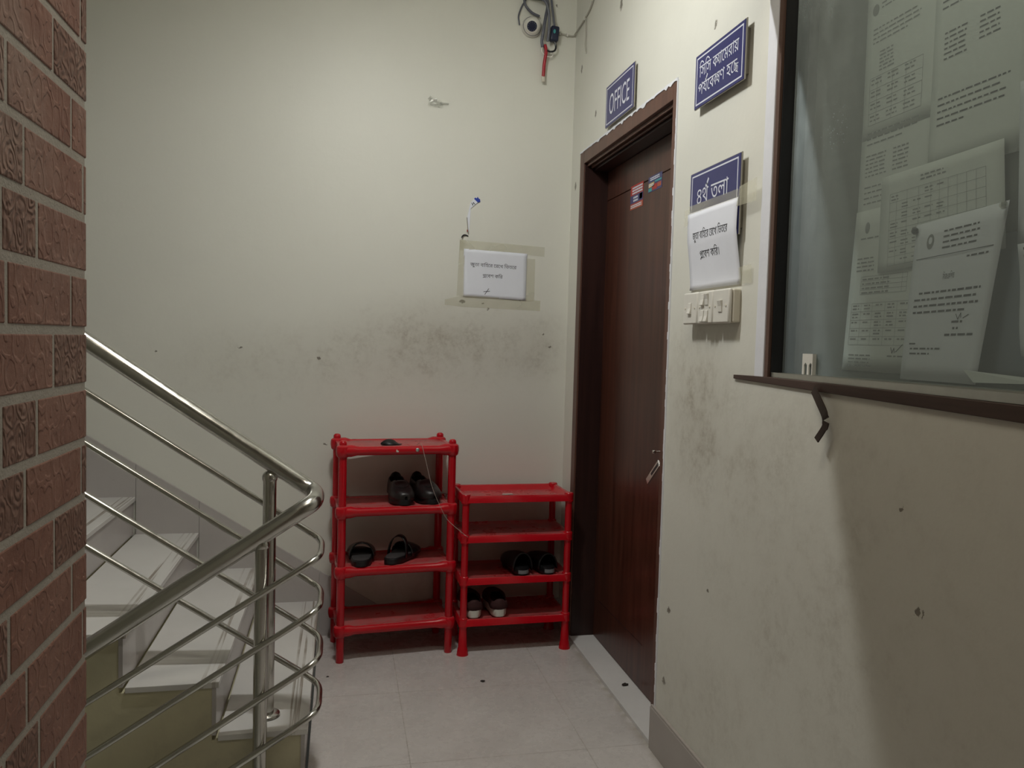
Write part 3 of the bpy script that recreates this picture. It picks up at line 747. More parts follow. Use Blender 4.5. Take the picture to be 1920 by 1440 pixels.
# ------------------------------------------------------------------ wall signs
def sign(yl, yr, zb, zt, p, label):
    w_, h_ = yl - yr, zt - zb
    o = thing('wall_sign', label, 'sign', (0, 0, 0))
    boxes('acrylic_plate', [((W - p - .003, yr, zb), (W - p, yl, zt))], 'acrylic', o)
    for y_ in (yl - .03, yr + .015): boxes('spacer', [((W - p, y_, zb + .02), (W, y_ + .015, zt - .02))], 'acrylic', o)
    face = boxes('sign_face', [((W - p - .0045, yr + .004, zb + .002), (W - p - .0029, yl - .001, zt - .002))], 'navy', o)
    pl = wall_place(W - p - .0045, yl, zb)
    return o, pl, w_, h_
o, pl, w_, h_ = sign(3.194, 2.866, 2.272, 2.440, .010, 'navy blue OFFICE sign on the wall just above the door frame')
bm = bm_new(); frame_lines(bm, pl, .010, .010, w_ - .014, h_ - .010, .0045, .0004); link('border_line', bm, 'signwhite', o)
lettering('lettering', [(['OFFICE'], .048, .042, .230, .078)], pl, 'signwhite', o, bold=.012)
o, pl, w_, h_ = sign(2.314, 2.002, 2.104, 2.266, .016, 'navy blue Bengali camera warning sign with two lines, high beside the notice board')
bm = bm_new(); frame_lines(bm, pl, .010, .010, w_ - .014, h_ - .010, .0045, .0004); link('border_line', bm, 'signwhite', o)
lettering('lettering', [(['\u09bf\u09b8\u09bf\u09b8', ' ', '\u0995', 'Y', '\u09be\u09c7\u09ae\u09b0\u09be\u09df'], .030, .090, .245, .034),
                        (['\u09aa\u09af', 'R', '\u09c7\u09ac', 'K', '\u09a3', ' ', '\u09b9\u09c7', 'C'], .026, .037, .250, .034)], pl, 'signwhite', o, bold=.02)
o, pl, w_, h_ = sign(2.323, 2.002, 1.690, 1.912, .014, 'navy blue Bengali floor number sign half covered by a white paper notice')
bm = bm_new(); frame_lines(bm, pl, .012, .012, w_ - .016, h_ - .010, .0045, .0004); link('border_line', bm, 'signwhite', o)
lettering('lettering', [(['\u09ea\u09a5', 'R', ' ', '\u09a4\u09b2\u09be'], .052, .122, .200, .046)], pl, 'signwhite', o, bold=.02)

# ------------------------------------------------------------------ paper notices
L1 = ['\u099c\u09c1\u09a4\u09be', ' ', '\u09ac\u09be\u09bf\u09b9\u09c7\u09b0', ' ', '\u09c7\u09b0\u09c7\u0996', ' ', '\u09bf\u09ad\u09a4\u09c7\u09b0']
L2 = ['\u09aa', 'r', '\u09c7\u09ac\u09b6', ' ', '\u0995\u09bf\u09b0']
L2d = L2 + ['\u0964']
def notice(place3, w_, h_, wave, label, lines, ink, tapes, n=14, seed=1):
    r = random.Random(seed); ph = [r.uniform(0, 6) for _ in range(5)]
    dz = lambda u, v: .0012 + wave * (.5 + .5 * math.sin(5.3 * v / h_ + ph[0] + 1.5 * u / w_)) + wave * .35 * (1 + math.sin(9 * u / w_ + ph[1] + 4 * v / h_)) * (1 - v / h_)
    bm = bm_new(); g = [[bm.verts.new(place3(w_ * j / n, h_ * i / n, dz(w_ * j / n, h_ * i / n))) for j in range(n + 1)] for i in range(n + 1)]
    for i in range(n):
        for j in range(n): bm.faces.new((g[i][j], g[i][j + 1], g[i + 1][j + 1], g[i + 1][j]))
    o = thing('paper_notice', label, 'notice')
    link('paper', bm, 'paper', o, smooth='all', solid=.0004)
    pl = lambda u, v, d: place3(u, v, dz(max(0, min(w_, u)), max(0, min(h_, v))) + .0004 + d)
    lettering('lettering', lines, pl, ink, o, bold=.014, thick=.0003)
    for poly in tapes:
        bm = bm_new(); bm.faces.new([bm.verts.new(place3(u, v, dz(max(0, min(w_, u)), max(0, min(h_, v))) + .0012 if (0 <= u <= w_ and 0 <= v <= h_) else .0012)) for u, v in poly])
        link('tape', bm, 'tape', o)
    return o, pl
bp = lambda u, v, d: (.553 + u + v * -.004, D - d, 1.590 + v - u * .03)
o, pl = notice(bp, .305, .222, .0025, 'landscape white paper notice taped to the back wall above the short rack',
    [(L1, .032, .145, .222, .015), (L2, .092, .096, .096, .015)], 'ink',
    [[(-.02, .215), (.05, .222), (.39, .215), (.39, .26), (.15, .262), (-.02, .262)], [(-.03, 0), (.004, 0), (.004, .262), (-.02, .262)], [(.301, .0), (.345, 0), (.345, .20), (.301, .2)], [(-.085, -.02), (.0, .004), (.0, -.05), (-.085, -.045)], [(.0, .006), (.375, .004), (.375, -.045), (.0, -.05)]], seed=4)
bm = bm_new()
for s in ([(.098, .028), (.127, .032)], [(.104, .016), (.122, .044)]):
    for f in stroke_tris(s, .0025): bm.faces.new([bm.verts.new(pl(a, b, .0004)) for a, b in f])
link('pen_mark', bm, 'ink', o)
rp = lambda u, v, d: (W - .0187 - d + .0165 * max(0, min(1, (.15 - v) / .13)), 2.326 - u, 1.556 + v)
notice(rp, .318, .235, .0022, 'white paper notice with two lines taped over the floor number sign', [(L1, .040, .150, .225, .022), (L2d, .082, .092, .125, .022)], 'ink',
    [[(-.03, .20), (.004, .20), (.004, .25), (-.03, .25)], [(.0, .232), (.315, .232), (.315, .258), (.0, .258)], [(.312, .21), (.415, .21), (.415, .27), (.32, .262)], [(.312, .0), (.38, .0), (.38, .05), (.312, .045)]], seed=9)

# ------------------------------------------------------------------ light switches
sw = thing('light_switch', 'white three-gang light switch box below the paper notice on the right wall', 'light switch')
boxes('back_box', [((W - .022, 2.006, 1.451), (W, 2.306, 1.543))], 'cream_plastic', sw, bevel=.004)
for k in range(3):
    ya = 2.308 - .1 * k; 
    pk = boxes('plate', [((W - .034, ya - .097, 1.449), (W - .022, ya, 1.545))], 'white_plastic', sw, bevel=.005, smooth=True)
    bm = bm_new()
    for (a, b) in (((ya - .016), 1.4975), ((ya - .081), 1.4975)): lathe(bm, [(.0035, 0), (.0035, .0012), (.001, .0016)], Matrix.Translation((W - .034, a, b)) @ Matrix.Rotation(-PI / 2, 4, 'Y'), 10)
    link_split('screw', bm, 'cream_plastic', pk)
    spots = [(ya - .0485, 1.497)] if k != 1 else [(ya - .036, 1.520), (ya - .062, 1.520), (ya - .036, 1.472), (ya - .062, 1.472)]
    for i, (y, z) in enumerate(spots):
        bm = bm_new(); t = .5 if (k == 1 and i == 1) or k == 2 else -.35
        hw, hh = .0105, .0175
        prism(bm, [(z - hh, 0), (z + hh, 0), (z + hh * .92, .0025 + .005 * (t > 0)), (z, .0035), (z - hh * .92, .0025 + .005 * (t < 0))], lambda u, v, d: (W - .034 - v, d, u), y - hw, y + hw)
        link('rocker', bm, 'white_plastic', pk, bevel=.001)

# ------------------------------------------------------------------ door stickers
def sticker(ya, yb, za, zb, label, rowsdef):
    o = thing('door_sticker', label, 'sticker'); pl = wall_place(LX, ya, za); w_, h_ = ya - yb, zb - za
    boxes('backing', [((LX - .0008, yb, za), (LX, ya, zb))], rowsdef[0], o)
    groups = {}
    for (m, u0, v0, u1, v1, kind) in rowsdef[1]:
        bm = groups.setdefault(m, bm_new())
        if kind: 
            n = kind; 
            for k in range(n): bars(bm, pl, u0 * w_, (v1 - (k + 1) * (v1 - v0) / n) * h_ + .001, (u1 - u0) * w_, (v1 - v0) / n * h_ * .6, rg, .0016, word=(.008, .02), gap=.002)
        else: rectf(bm, pl, u0 * w_, v0 * h_, u1 * w_, v1 * h_, .0012)
    for m, bm in groups.items(): link_split({'signwhite': 'small_print', 'navy': 'blue_panel', 'redprint': 'red_panel', 'orange': 'orange_panel', 'teal': 'teal_panel', 'yellow': 'yellow_panel', 'green': 'green_patch'}.get(m, 'panel'), bm, m, o)
    return o
sticker(3.205, 3.062, 1.946, 2.045, 'red and blue sticker on the upper part of the brown door, nearer the hinge side', ('redprint', [('navy', 0, .25, 1, .58, 0), ('orange', 0, 0, 1, .22, 0), ('signwhite', .15, .62, .95, .95, 3), ('signwhite', .25, .30, .6, .55, 2), ('green', .72, .32, .95, .55, 0), ('signwhite', .05, .05, .9, .2, 2)]))
sticker(3.008, 2.870, 1.984, 2.045, 'blue, yellow and pink sticker on the upper part of the brown door', ('navy', [('yellow', .03, .30, .45, .58, 0), ('teal', .5, .52, .97, .62, 0), ('redprint', .3, .08, .65, .42, 0), ('teal', .03, .05, .28, .25, 0), ('orange', .68, .15, .95, .42, 0), ('signwhite', .15, .70, .85, .94, 2), ('signwhite', .05, .34, .42, .54, 2)]))

# ------------------------------------------------------------------ staircase
st = thing('staircase', 'tiled staircase rising to the left along the back wall behind the railing', 'staircase')
for k in range(1, 12):
    xa = NOSE - RUN * (k - 1); xb = NOSE - RUN * k; z = RISE * k
    boxes('tread', [((xb - .002, STR - .004, z - .018), (xa, D - .011, z))], 'tread', st, bevel=.0015)
    boxes('riser', [((xa - .020, STR - .002, z - RISE), (xa - .008, D - .011, z - .018))], 'riser', st)
bm = bm_new(); poly = [(NOSE - .020, -.15)]
for k in range(1, 12): poly += [(NOSE - .020 - RUN * (k - 1), RISE * k - .018), (NOSE - .020 - RUN * k, RISE * k - .018)]
poly += [(NOSE - .020 - RUN * 11, -2.0), (NOSE - .02 - RUN * 4, -2.0)]
prism(bm, poly, fb, STR, D - .012); link('stringer', bm, 'stringer', st)
sd = thing('lower_staircase', 'flight of stairs going down beside the brick wall behind the lower railing', 'staircase')
for k in range(1, 11):
    xa = NOSE - RUN * (k - 1); xb = NOSE - RUN * k; z = -RISE * k
    boxes('tread', [((xb, 1.2, z - .03), (xa, STR - .006, z))], 'tread', sd)
    boxes('riser', [((xa - .012, 1.2, z), (xa, STR - .006, z + RISE - .03 * (k > 1) - .001 * (k == 1)))], 'riser', sd)

# ------------------------------------------------------------------ railing
YR, YN = 2.590, 2.425
rl = thing('stair_railing', 'stainless steel stair railing with two posts that turns back on itself', 'railing')
SR, SN = -.672, .640
def rail_pts(za, slope_r, slope_n, yr, yn, xe, left_r=-2.6, left_n=-2.6):
    """rear run coming down, U turn at x=xe, near run going down."""
    return [(left_r, yr, za + slope_r * (left_r - xe)), (xe - .03, yr, za + slope_r * (-.03)), (xe + .006, (yr * .86 + yn * .14), za), (xe + .006, (yr * .14 + yn * .86), za - .004), (xe - .03, yn, za + slope_n * (-.03) - .004), (left_n, yn, za - .004 + slope_n * (left_n - xe))]
bm = bm_new(); tube(bm, smooth_path(rail_pts(.888, -.690, .662, YR, YN, -.078), .045, 8), .0262, 24); link('handrail', bm, 'steel', rl, smooth=True)
for za in (.728, .570, .412, .254):
    bm = bm_new(); tube(bm, smooth_path(rail_pts(za, SR, SN - .015, YR + .028, YN - .026, -.058), .05, 8), .0098, 14); link('rail', bm, 'steel', rl, smooth=True)
def post(x, y, z0_, z1_, flange):
    bm = bm_new(); tube(bm, [(x, y, z0_), (x, y, z1_)], .0205, 24); p = link('post', bm, 'steel', rl, smooth=True)
    bm = bm_new(); lathe(bm, [(.0215, -.004), (.0235, .002), (.0235, .010), (.021, .018), (.014, .025), (.004, .029)], Matrix.Translation((x, y, z1_)), 24); link('post_cap', bm, 'steel', p, smooth=True)
    bm = bm_new(); tube(bm, [(x, y, z1_ + .02), (x + .012, y, z1_ + .048)], .006, 10); link('saddle_pin', bm, 'steel', p, smooth=True)
    if flange:
        bm = bm_new(); lathe(bm, [(.0385, 0), (.0405, .003), (.039, .008), (.032, .012), (.0206, .013)], Matrix.Translation((x, y, z0_)), 28); link('flange', bm, 'steel', p, smooth=True)
post(-.215, YR, RISE + .0012, .928, True)
post(-.222, YN, -RISE + .001, .757, False)

# ------------------------------------------------------------------ shoe racks
def tall_rack(loc, yaw):
    t = thing('shoe_rack', 'taller red plastic shoe rack standing beside the stairs', 'shoe rack', loc, (0, 0, yaw))
    w_, d_ = .472, .246
    for zc in (.906, .645, .389, .137):
        bm = bm_new(); r = .0215
        rr = .03
        for (y0, s) in ((0, 1), (d_, -1)):
            tube(bm, [(0, y0, zc), (.035, y0, zc), (.06, y0, zc - .001), (w_ - .06, y0, zc - .001), (w_ - .035, y0, zc), (w_, y0, zc)], r, 16, radii=[.0265, .0265, .0200, .0200, .0265, .0265])
        for x0 in (-.012, w_ - .010): box(bm, (x0, 0, zc - .006), (x0 + .022, d_, zc + .0165), .004)
        box(bm, (.0, .006, zc + .004), (w_, d_ - .006, zc + .0145), .002)
        for x in (0, w_):
            for y in (0, d_): lathe(bm, [(.001, -.030), (.018, -.029), (.0255, -.022), (.0285, -.005), (.0285, .008), (.0265, .018), (.018, .0245), (.001, .026)], Matrix.Translation((x, y, zc)), 20)
        s_ = link('shelf', bm, 'red', t, smooth=True)
        if zc > .9:
            bm = bm_new(); lathe(bm, [(.008, -.001), (.008, .0022), (.006, .004), (.001, .0045)], Matrix.Translation((.313, -.0205, zc + .002)) @ Matrix.Rotation(PI / 2, 4, 'X'), 14); link('metal_stud', bm, 'steelstud', s_, smooth=True)
            bm = bm_new(); prism(bm, [(.222, zc - .006), (.231, zc - .007), (.232, zc - .001), (.227, zc), (.226, zc + .004), (.221, zc + .004)], fb, -.0222, -.020); link('paper_remnant', bm, 'whitesole', s_)
    for x in (0, w_):
        for y in (0, d_):
            bm = bm_new(); tube(bm, [(x, y, 0), (x, y, .004), (x, y, .90)], .0172, 18, radii=[.0155, .0172, .0172]); link('leg', bm, 'red', t, smooth=True)
            bm = bm_new(); lathe(bm, [(.016, .024), (.0165, .031), (.015, .038), (.010, .043), (.001, .045)], Matrix.Translation((x, y, .906)), 18); link('knob', bm, 'red', t, smooth=True)
    return t
TR_LOC, TR_YAW = (.012, 3.392, 0), math.radians(6.0)
tall = tall_rack(TR_LOC, TR_YAW)
def short_rack(loc, yaw):
    t = thing('shoe_rack', 'shorter red plastic shoe rack standing next to the door', 'shoe rack', loc, (0, 0, yaw))
    w_, d_ = .470, .252
    for zc in (.692, .516, .329, .145):
        bm = bm_new(); o_ = .017; fl = zc - .008 if zc > .6 else zc + .0075; i_ = .012; hb, ht = zc - .017, zc + .015
        def ring(ins, z, n=5, rad=.016):
            pts = []
            for (cx, cy, a0) in ((w_ + o_ - ins - rad, d_ + o_ - ins - rad, 0), (-o_ + ins + rad, d_ + o_ - ins - rad, PI / 2), (-o_ + ins + rad, -o_ + ins + rad, PI), (w_ + o_ - ins - rad, -o_ + ins + rad, 1.5 * PI)):
                for k in range(n): a = a0 + PI / 2 * k / (n - 1); pts.append((cx + rad * math.cos(a), cy + rad * math.sin(a), z))
            return [bm.verts.new(p) for p in pts]
        R = [ring(.004, hb), ring(-.003, hb + .002), ring(.002, ht - .003), ring(.005, ht), ring(.012, ht), ring(.018, ht - .003), ring(.036, fl), ring(.040, fl - .001)]
        for A, B in zip(R, R[1:]):
            for k in range(len(A)): bm.faces.new((A[k], A[(k + 1) % len(A)], B[(k + 1) % len(A)], B[k]))
        bm.faces.new(R[-1]); 
        U = [ring(.010, hb), ring(.030, min(fl - .004, zc - .004))]
        for A, B in zip([R[0]] + U, U): 
            for k in range(len(A)): bm.faces.new((A[k], B[k], B[(k + 1) % len(A)], A[(k + 1) % len(A)]))
        bm.faces.new(U[-1][::-1])
        for x in (0, w_):
            for y in (0, d_): lathe(bm, [(.020, -.02), (.021, .010), (.0205, .017), (.017, .021), (.001, .022)], Matrix.Translation((x, y, zc)), 16)
        link('shelf', bm, 'red2', t, smooth=True)
    for x in (0, w_):
        for y in (0, d_):
            bm = bm_new(); tube(bm, [(x, y, 0), (x, y, .006), (x, y, .030), (x, y, .034), (x, y, .13), (x, y, .15), (x, y, .70)], .0145, 18, radii=[.0265, .025, .0215, .0195, .0160, .0155, .0155]); link('leg', bm, 'red2', t, smooth=True)
    return t
SR_LOC, SR_YAW = (.541, 3.402, 0), math.radians(1.6)
short = short_rack(SR_LOC, SR_YAW)
def on(rack, u, v, z):
    loc, yaw = rack; c, s = math.cos(yaw), math.sin(yaw); return Vector((loc[0] + u * c - v * s, loc[1] + u * s + v * c, z))
TR, SRK = (TR_LOC, TR_YAW), (SR_LOC, SR_YAW)

# ------------------------------------------------------------------ footwear (local: length along +Y from 0, toe or heel at 0 depending on kind)
def outline(L, w_, n=28, toe=.5):
    """foot-shaped outline, toe at +Y."""
    pts = []
    for k in range(n):
        a = 2 * PI * k / n; x, y = math.cos(a), math.sin(a)
        f = (y + 1) / 2; ww = w_ / 2 * (.80 + .22 * math.exp(-((f - .70) / .22) ** 2) - .06 * math.exp(-((f - .40) / .15) ** 2))
        e = .72; pts.append((ww * math.copysign(abs(x) ** e, x) + .006 * math.sin(PI * f), L * (.5 + .5 * math.copysign(abs(y) ** .86, y))))
    return pts
def slab(bm, pts, za, zb, scale_top=1.0, lift=None):
    cx = sum(p[0] for p in pts) / len(pts); cy = sum(p[1] for p in pts) / len(pts)
    lf = lift or (lambda y: 0)
    rings = []
    for (s, z) in ((.97, za), (1.0, za + .003), (1.0 * scale_top, zb - .003), (.965 * scale_top, zb)):
        rings.append([bm.verts.new((cx + (p[0] - cx) * s, cy + (p[1] - cy) * s, z + lf(p[1]))) for p in pts])
    n = len(pts)
    for A, B in zip(rings, rings[1:]):
        for k in range(n): bm.faces.new((A[k], A[(k + 1) % n], B[(k + 1) % n], B[k]))
    bm.faces.new(rings[0][::-1]); bm.faces.new(rings[-1])
def closed_shoe(name, label, loc, yaw, L, w_, sole_mat, up_mat, sole_h, toe_front, group=None, collar=.085, heel_white=False):
    """slip-on shoe; toe_front: the toe points to -Y (towards the viewer)."""
    t = thing(name, label, 'shoe', loc, (0, 0, yaw + (PI if toe_front else 0)), group)
    off = -L if toe_front else 0.0
    pts = [(x, y + off) for x, y in outline(L, w_)]
    bm = bm_new(); slab(bm, pts, 0, sole_h); link('sole', bm, sole_mat, t, smooth=True)
    bm = bm_new(); NS, NT = 22, 18; g = []
    for i in range(NS + 1):
        f = i / NS; y = L * (.012 + .976 * f)
        hw = w_ / 2 * (.80 + .22 * math.exp(-((f - .70) / .22) ** 2) - .06 * math.exp(-((f - .40) / .15) ** 2)) * .96
        hw *= math.sqrt(max(.02, 1 - ((f - .5) / .5) ** 8 * .93))
        if f > .86: hw *= math.sqrt(max(.03, 1 - ((f - .86) / .142) ** 2 * .75))
        if f < .08: hw *= math.sqrt(max(.05, 1 - ((.08 - f) / .085) ** 2 * .45))
        H = collar * (1 - .25 * f) if f < .5 else collar * .875 - (f - .5) / .5 * (collar * .875 - .030)
        if f > .5: H = collar * .875 - (collar * .875 - .034) * (1 - math.cos((f - .5) / .5 * PI)) / 2
        if f > .93: H *= 1 - (f - .93) / .07 * .45
        row = []
        for j in range(NT + 1):
            th = PI * j / NT; x = hw * math.copysign(abs(math.cos(th)) ** .8, math.cos(th)); pw = .75 if f > .2 else .45 + 1.5 * f; z = sole_h - .002 + H * math.sin(th) ** pw
            row.append(bm.verts.new((x + .006 * math.sin(PI * f), y + off, z)))
        g.append(row)
    for i in range(NS):
        f = (i + .5) / NS
        for j in range(NT):
            c = abs(math.cos(PI * (j + .5) / NT))
            lim = (.80 * math.sqrt(max(0, 1 - ((f - .30) / .29) ** 2)) if f > .3 else .80) if .045 < f < .59 else 0
            if c < lim: continue
            bm.faces.new((g[i][j], g[i][j + 1], g[i + 1][j + 1], g[i + 1][j]))
    # heel counter
    bm.faces.new(g[0])
    up_ = link('upper', bm, up_mat, t, smooth='all', solid=.004)
    bm = bm_new(); slab(bm, [(x * .86, (y - off - L / 2) * .92 + L / 2 + off) for x, y in pts], sole_h - .001, sole_h + .006); link('insole', bm, 'insole', t, smooth=True)
    # seam / apron over the vamp
    bm = bm_new(); ap = []
    for k in range(13):
        a = PI * k / 12; f = .60 + .22 * math.sin(a); i = min(NS, max(0, f * NS)); 
        H = collar * .875 - (collar * .875 - .034) * (1 - math.cos((f - .5) / .5 * PI)) / 2
        x = w_ * .30 * math.cos(a); hw = w_ * .49; zz = sole_h + H * max(.05, 1 - (x / hw) ** 2) ** .42 + .001
        ap.append((x + .006, L * f + off, zz))
    tube(bm, catmull(ap, 3), .0022, 8); link('apron_seam', bm, up_mat, t, smooth=True)
    return t
def slide(name, label, loc, yaw, L, w_, strap_mat, bed_mat, stripe=False, toe_front=False, loop=False, group=None, sole_h=.026, strap_h=.062, f0=.48, f1=.92):
    t = thing(name, label, 'sandal', loc, (0, 0, yaw + (PI if toe_front else 0)), group); off = -L if toe_front else 0.0
    pts = [(x, y + off) for x, y in outline(L, w_)]
    bm = bm_new(); slab(bm, pts, 0, sole_h); link('sole', bm, 'black_rubber', t, smooth=True)
    bm = bm_new(); slab(bm, [(x * .92, (y - off - L / 2) * .95 + L / 2 + off) for x, y in pts], sole_h - .002, sole_h + .004); link('footbed', bm, bed_mat, t, smooth=True)
    if stripe:
        bm = bm_new(); P_ = [p for p in outline(L, w_, 72) if p[1] < L * .055]; P_.sort(key=lambda p: p[0])
        for a, b in zip(P_, P_[1:]): bm.faces.new([bm.verts.new(q) for q in ((a[0], a[1] + off - .0015, .008), (b[0], b[1] + off - .0015, .008), (b[0], b[1] + off - .0015, sole_h - .003), (a[0], a[1] + off - .0015, sole_h - .003))])
        link('heel_stripe', bm, 'greystripe', t, solid=.002)
    bm = bm_new(); g = []
    for i in range(9):
        f = f0 + (f1 - f0) * i / 8; hw = w_ / 2 * (.82 + .20 * math.exp(-((f - .70) / .22) ** 2)); hw *= 1 if f < .85 else (1 - (f - .85) * .9)
        H = strap_h * (1 - .55 * max(0, (f - f0) / (f1 - f0)) ** 1.5)
        g.append([bm.verts.new((hw * math.cos(PI * j / 16) + .006, L * f + off, sole_h * .5 + H * math.sin(PI * j / 16) ** .8)) for j in range(17)])
    for i in range(8):
        for j in range(16): bm.faces.new((g[i][j], g[i][j + 1], g[i + 1][j + 1], g[i + 1][j]))
    link('strap', bm, strap_mat, t, smooth='all', solid=.005)
    if loop:
        bm = bm_new(); hw = w_ * .40; g = []
        for i in range(17):
            a = PI * i / 16; c = Vector((hw * math.cos(a) + .004, L * .34 + off + .02 * math.sin(a), sole_h * .6 + .088 * math.sin(a) ** .7)); g.append([bm.verts.new(c + Vector((0, dy, dz_))) for dy, dz_ in ((-.011, 0), (.011, .004))])
        for A, B in zip(g, g[1:]): bm.faces.new((A[0], A[1], B[1], B[0]))
        link('back_strap', bm, strap_mat, t, smooth='all', solid=.004)
    return t
zs = .6652     # top of the tall rack's second shelf
closed_shoe('loafer', 'dark loafer on the left of the pair on the taller rack\'s second shelf', on(TR, .270, -.012, zs), TR_YAW + .02, .255, .108, 'black_rubber', 'loafer', .024, True, 'loafers on the taller rack')
closed_shoe('loafer', 'dark loafer behind the hanging thread on the taller rack\'s second shelf', on(TR, .397, -.008, zs), TR_YAW + .14, .255, .108, 'black_rubber', 'loafer', .024, True, 'loafers on the taller rack')
zs = .4092
slide('sandal', 'shiny black sandal nearest the stairs on the taller rack\'s third shelf', on(TR, .080, -.016, zs), TR_YAW - .10, .250, .122, 'black_shiny', 'insole', group='sandals on the taller rack', strap_h=.070, f0=.34)
slide('sandal', 'black sandal with a raised loop strap on the taller rack\'s third shelf', on(TR, .197, -.004, zs), TR_YAW - .62, .250, .108, 'black_shiny', 'insole', loop=True, group='sandals on the taller rack', strap_h=.060, f0=.5)
zs = .3452
slide('slipper', 'black grey-striped slipper farther from the door on the shorter rack\'s third shelf', on(SRK, .266, -.014, zs), SR_YAW + .06, .255, .106, 'black_rubber', 'black_rubber', stripe=True, group='slippers on the shorter rack', f0=.12, strap_h=.080)
slide('slipper', 'black grey-striped slipper nearer the door on the shorter rack\'s third shelf', on(SRK, .388, -.014, zs), SR_YAW + .09, .255, .106, 'black_rubber', 'black_rubber', stripe=True, group='slippers on the shorter rack', f0=.16, strap_h=.070)
zs = .1612
closed_shoe('slip_on_shoe', 'maroon slip-on with white sole half hidden behind the shorter rack\'s front leg', on(SRK, .048, -.008, zs), SR_YAW - .01, .245, .104, 'whitesole', 'maroon', .036, False, 'slip-on shoes on the shorter rack', collar=.044)
closed_shoe('slip_on_shoe', 'maroon slip-on with white sole fully in view on the shorter rack\'s lowest shelf', on(SRK, .162, -.010, zs), SR_YAW - .03, .245, .104, 'whitesole', 'maroon', .036, False, 'slip-on shoes on the shorter rack', collar=.044)

# odds and ends on the racks
bm = bm_new(); p0 = on(TR, .165, .045, .923)
g = []
for i in range(9):
    u = i / 8; x = .092 * u; g.append([(x, .035 * (1 - (2 * u - 1) ** 2) * s + .02 * u, .023 * math.sin(PI * min(1, u * 1.15 + .06)) ** .8 * (1 - abs(s)) + .001) for s in (-1, -.5, 0, .5, 1)])
vv = [[bm.verts.new(p0 + Vector(q)) for q in r_] for r_ in g]
for i in range(8):
    for j in range(4):
        try: bm.faces.new((vv[i][j], vv[i][j + 1], vv[i + 1][j + 1], vv[i + 1][j]))
        except ValueError: pass
tag(link('rubber_flap', bm, 'black_rubber', None, smooth='all', solid=.0025), 'small curved black flap lying on top of the taller red shoe rack', 'flap')
a = on(TR, .318, -.006, .930)
pts = [on(TR, .318, .03, .923), on(TR, .330, -.010, .932), on(TR, .345, -.034, .87), on(TR, .375, -.045, .75), on(TR, .42, -.04, .65), on(TR, .45, -.042, .60), on(SRK, -.012, -.028, .545), on(SRK, .008, -.026, .53)]
bm = bm_new(); tube(bm, catmull(pts, 8), .0011, 6); tag(link('thread', bm, 'thread', None, smooth=True), 'thin pale thread hanging from the taller rack to the shorter rack', 'thread')
bm = bm_new(); c = on(TR, .475, .232, .66)
tube(bm, catmull([c + Vector((.0, -.02, .014)), c + Vector((.024, -.024, .010)), c + Vector((.03, .0, .0)), c + Vector((.024, .01, -.014)), c + Vector((-.01, .014, -.012))], 6), .0045, 8); tag(link('rope_tie', bm, 'thread', None, smooth=True), 'short knotted cord tied round the taller rack\'s rear leg', 'cord')
bm = bm_new(); c = on(SRK, .215, .12, .6855); prism(bm, [(-.026, -.004), (.0, -.008), (.026, -.002), (.02, .008), (-.022, .007)], lambda u, v, d: (c.x + u, c.y + v, c.z + d), 0, .002); tag(link('paper_scrap', bm, 'whitesole', None), 'small pale paper scrap on top of the shorter red rack', 'paper')

# ------------------------------------------------------------------ security camera and cables on the back wall
CX, CZ = .846, 2.856
cc = thing('security_camera', 'white round dome security camera high on the back wall near the corner', 'security camera', (CX, D, CZ))
aim = Vector((-.30, -.90, -.42)).normalized()
tilt = Matrix.Rotation(PI / 2, 4, 'X')
bm = bm_new(); lathe(bm, [(.047, 0), (.0475, .008), (.045, .018), (.040, .024), (.020, .026), (.001, .026)], tilt, 32); link('base', bm, 'white_plastic', cc, smooth=True)
bm = bm_new(); tube(bm, [(.043 * math.cos(2 * PI * k / 36), -.0215, .043 * math.sin(2 * PI * k / 36)) for k in range(36)], .0014, 6, closed=True); link('seam_ring', bm, 'greystripe', cc, smooth=True)
q = Vector((0, 0, 1)).rotation_difference(aim).to_matrix().to_4x4(); q = Matrix.Translation((.002, -.022, .002)) @ q
bm = bm_new(); lathe(bm, [(.036, -.012), (.0395, 0), (.0385, .012), (.034, .024), (.0265, .033), (.024, .034), (.001, .034)], q, 32); eye = link('eyeball', bm, 'white_plastic', cc, smooth=True)
bm = bm_new(); lathe(bm, [(.0235, .0335), (.0225, .0352), (.001, .0356)], q, 28); link('lens_window', bm, 'navy_plastic', cc, smooth=True)
bm = bm_new()
for k in range(12):
    a = 2 * PI * k / 12; lathe(bm, [(.0017, .0352), (.0012, .0366), (.0002, .0368)], q @ Matrix.Translation((.0178 * math.cos(a), .0178 * math.sin(a), 0)), 8)
link('infrared_led', bm, 'greystripe', cc)
def cable(name, pts, r, mat, label, cat='cable', n=8, group=None):
    bm = bm_new(); tube(bm, catmull(pts, 8), r, n); return tag(link(name, bm, mat, None, smooth=True), label, cat, group)
Y0 = D - .012
cable('cable', [(.788, Y0 + .004, 2.86), (.782, Y0 + .002, 2.90), (.796, Y0 + .004, 2.945), (.822, Y0 + .006, 2.992), (.832, Y0 + .004, 3.03)], .0035, 'grey_cable', 'thin dark cable beside the security camera ending in a plug')
cable('cable', [(.880, Y0 - .006, 2.906), (.84, Y0 - .012, 2.918), (.808, Y0 - .020, 2.945), (.806, Y0 - .020, 2.978), (.838, Y0 - .034, 2.982), (.89, Y0 - .048, 2.965), (.912, Y0 - .048, 2.92), (.919, Y0 - .044, 2.86), (.918, Y0 - .036, 2.81), (.916, Y0 - .032, 2.785)], .006, 'grey_cable', 'thick looped slate grey cable above the security camera')
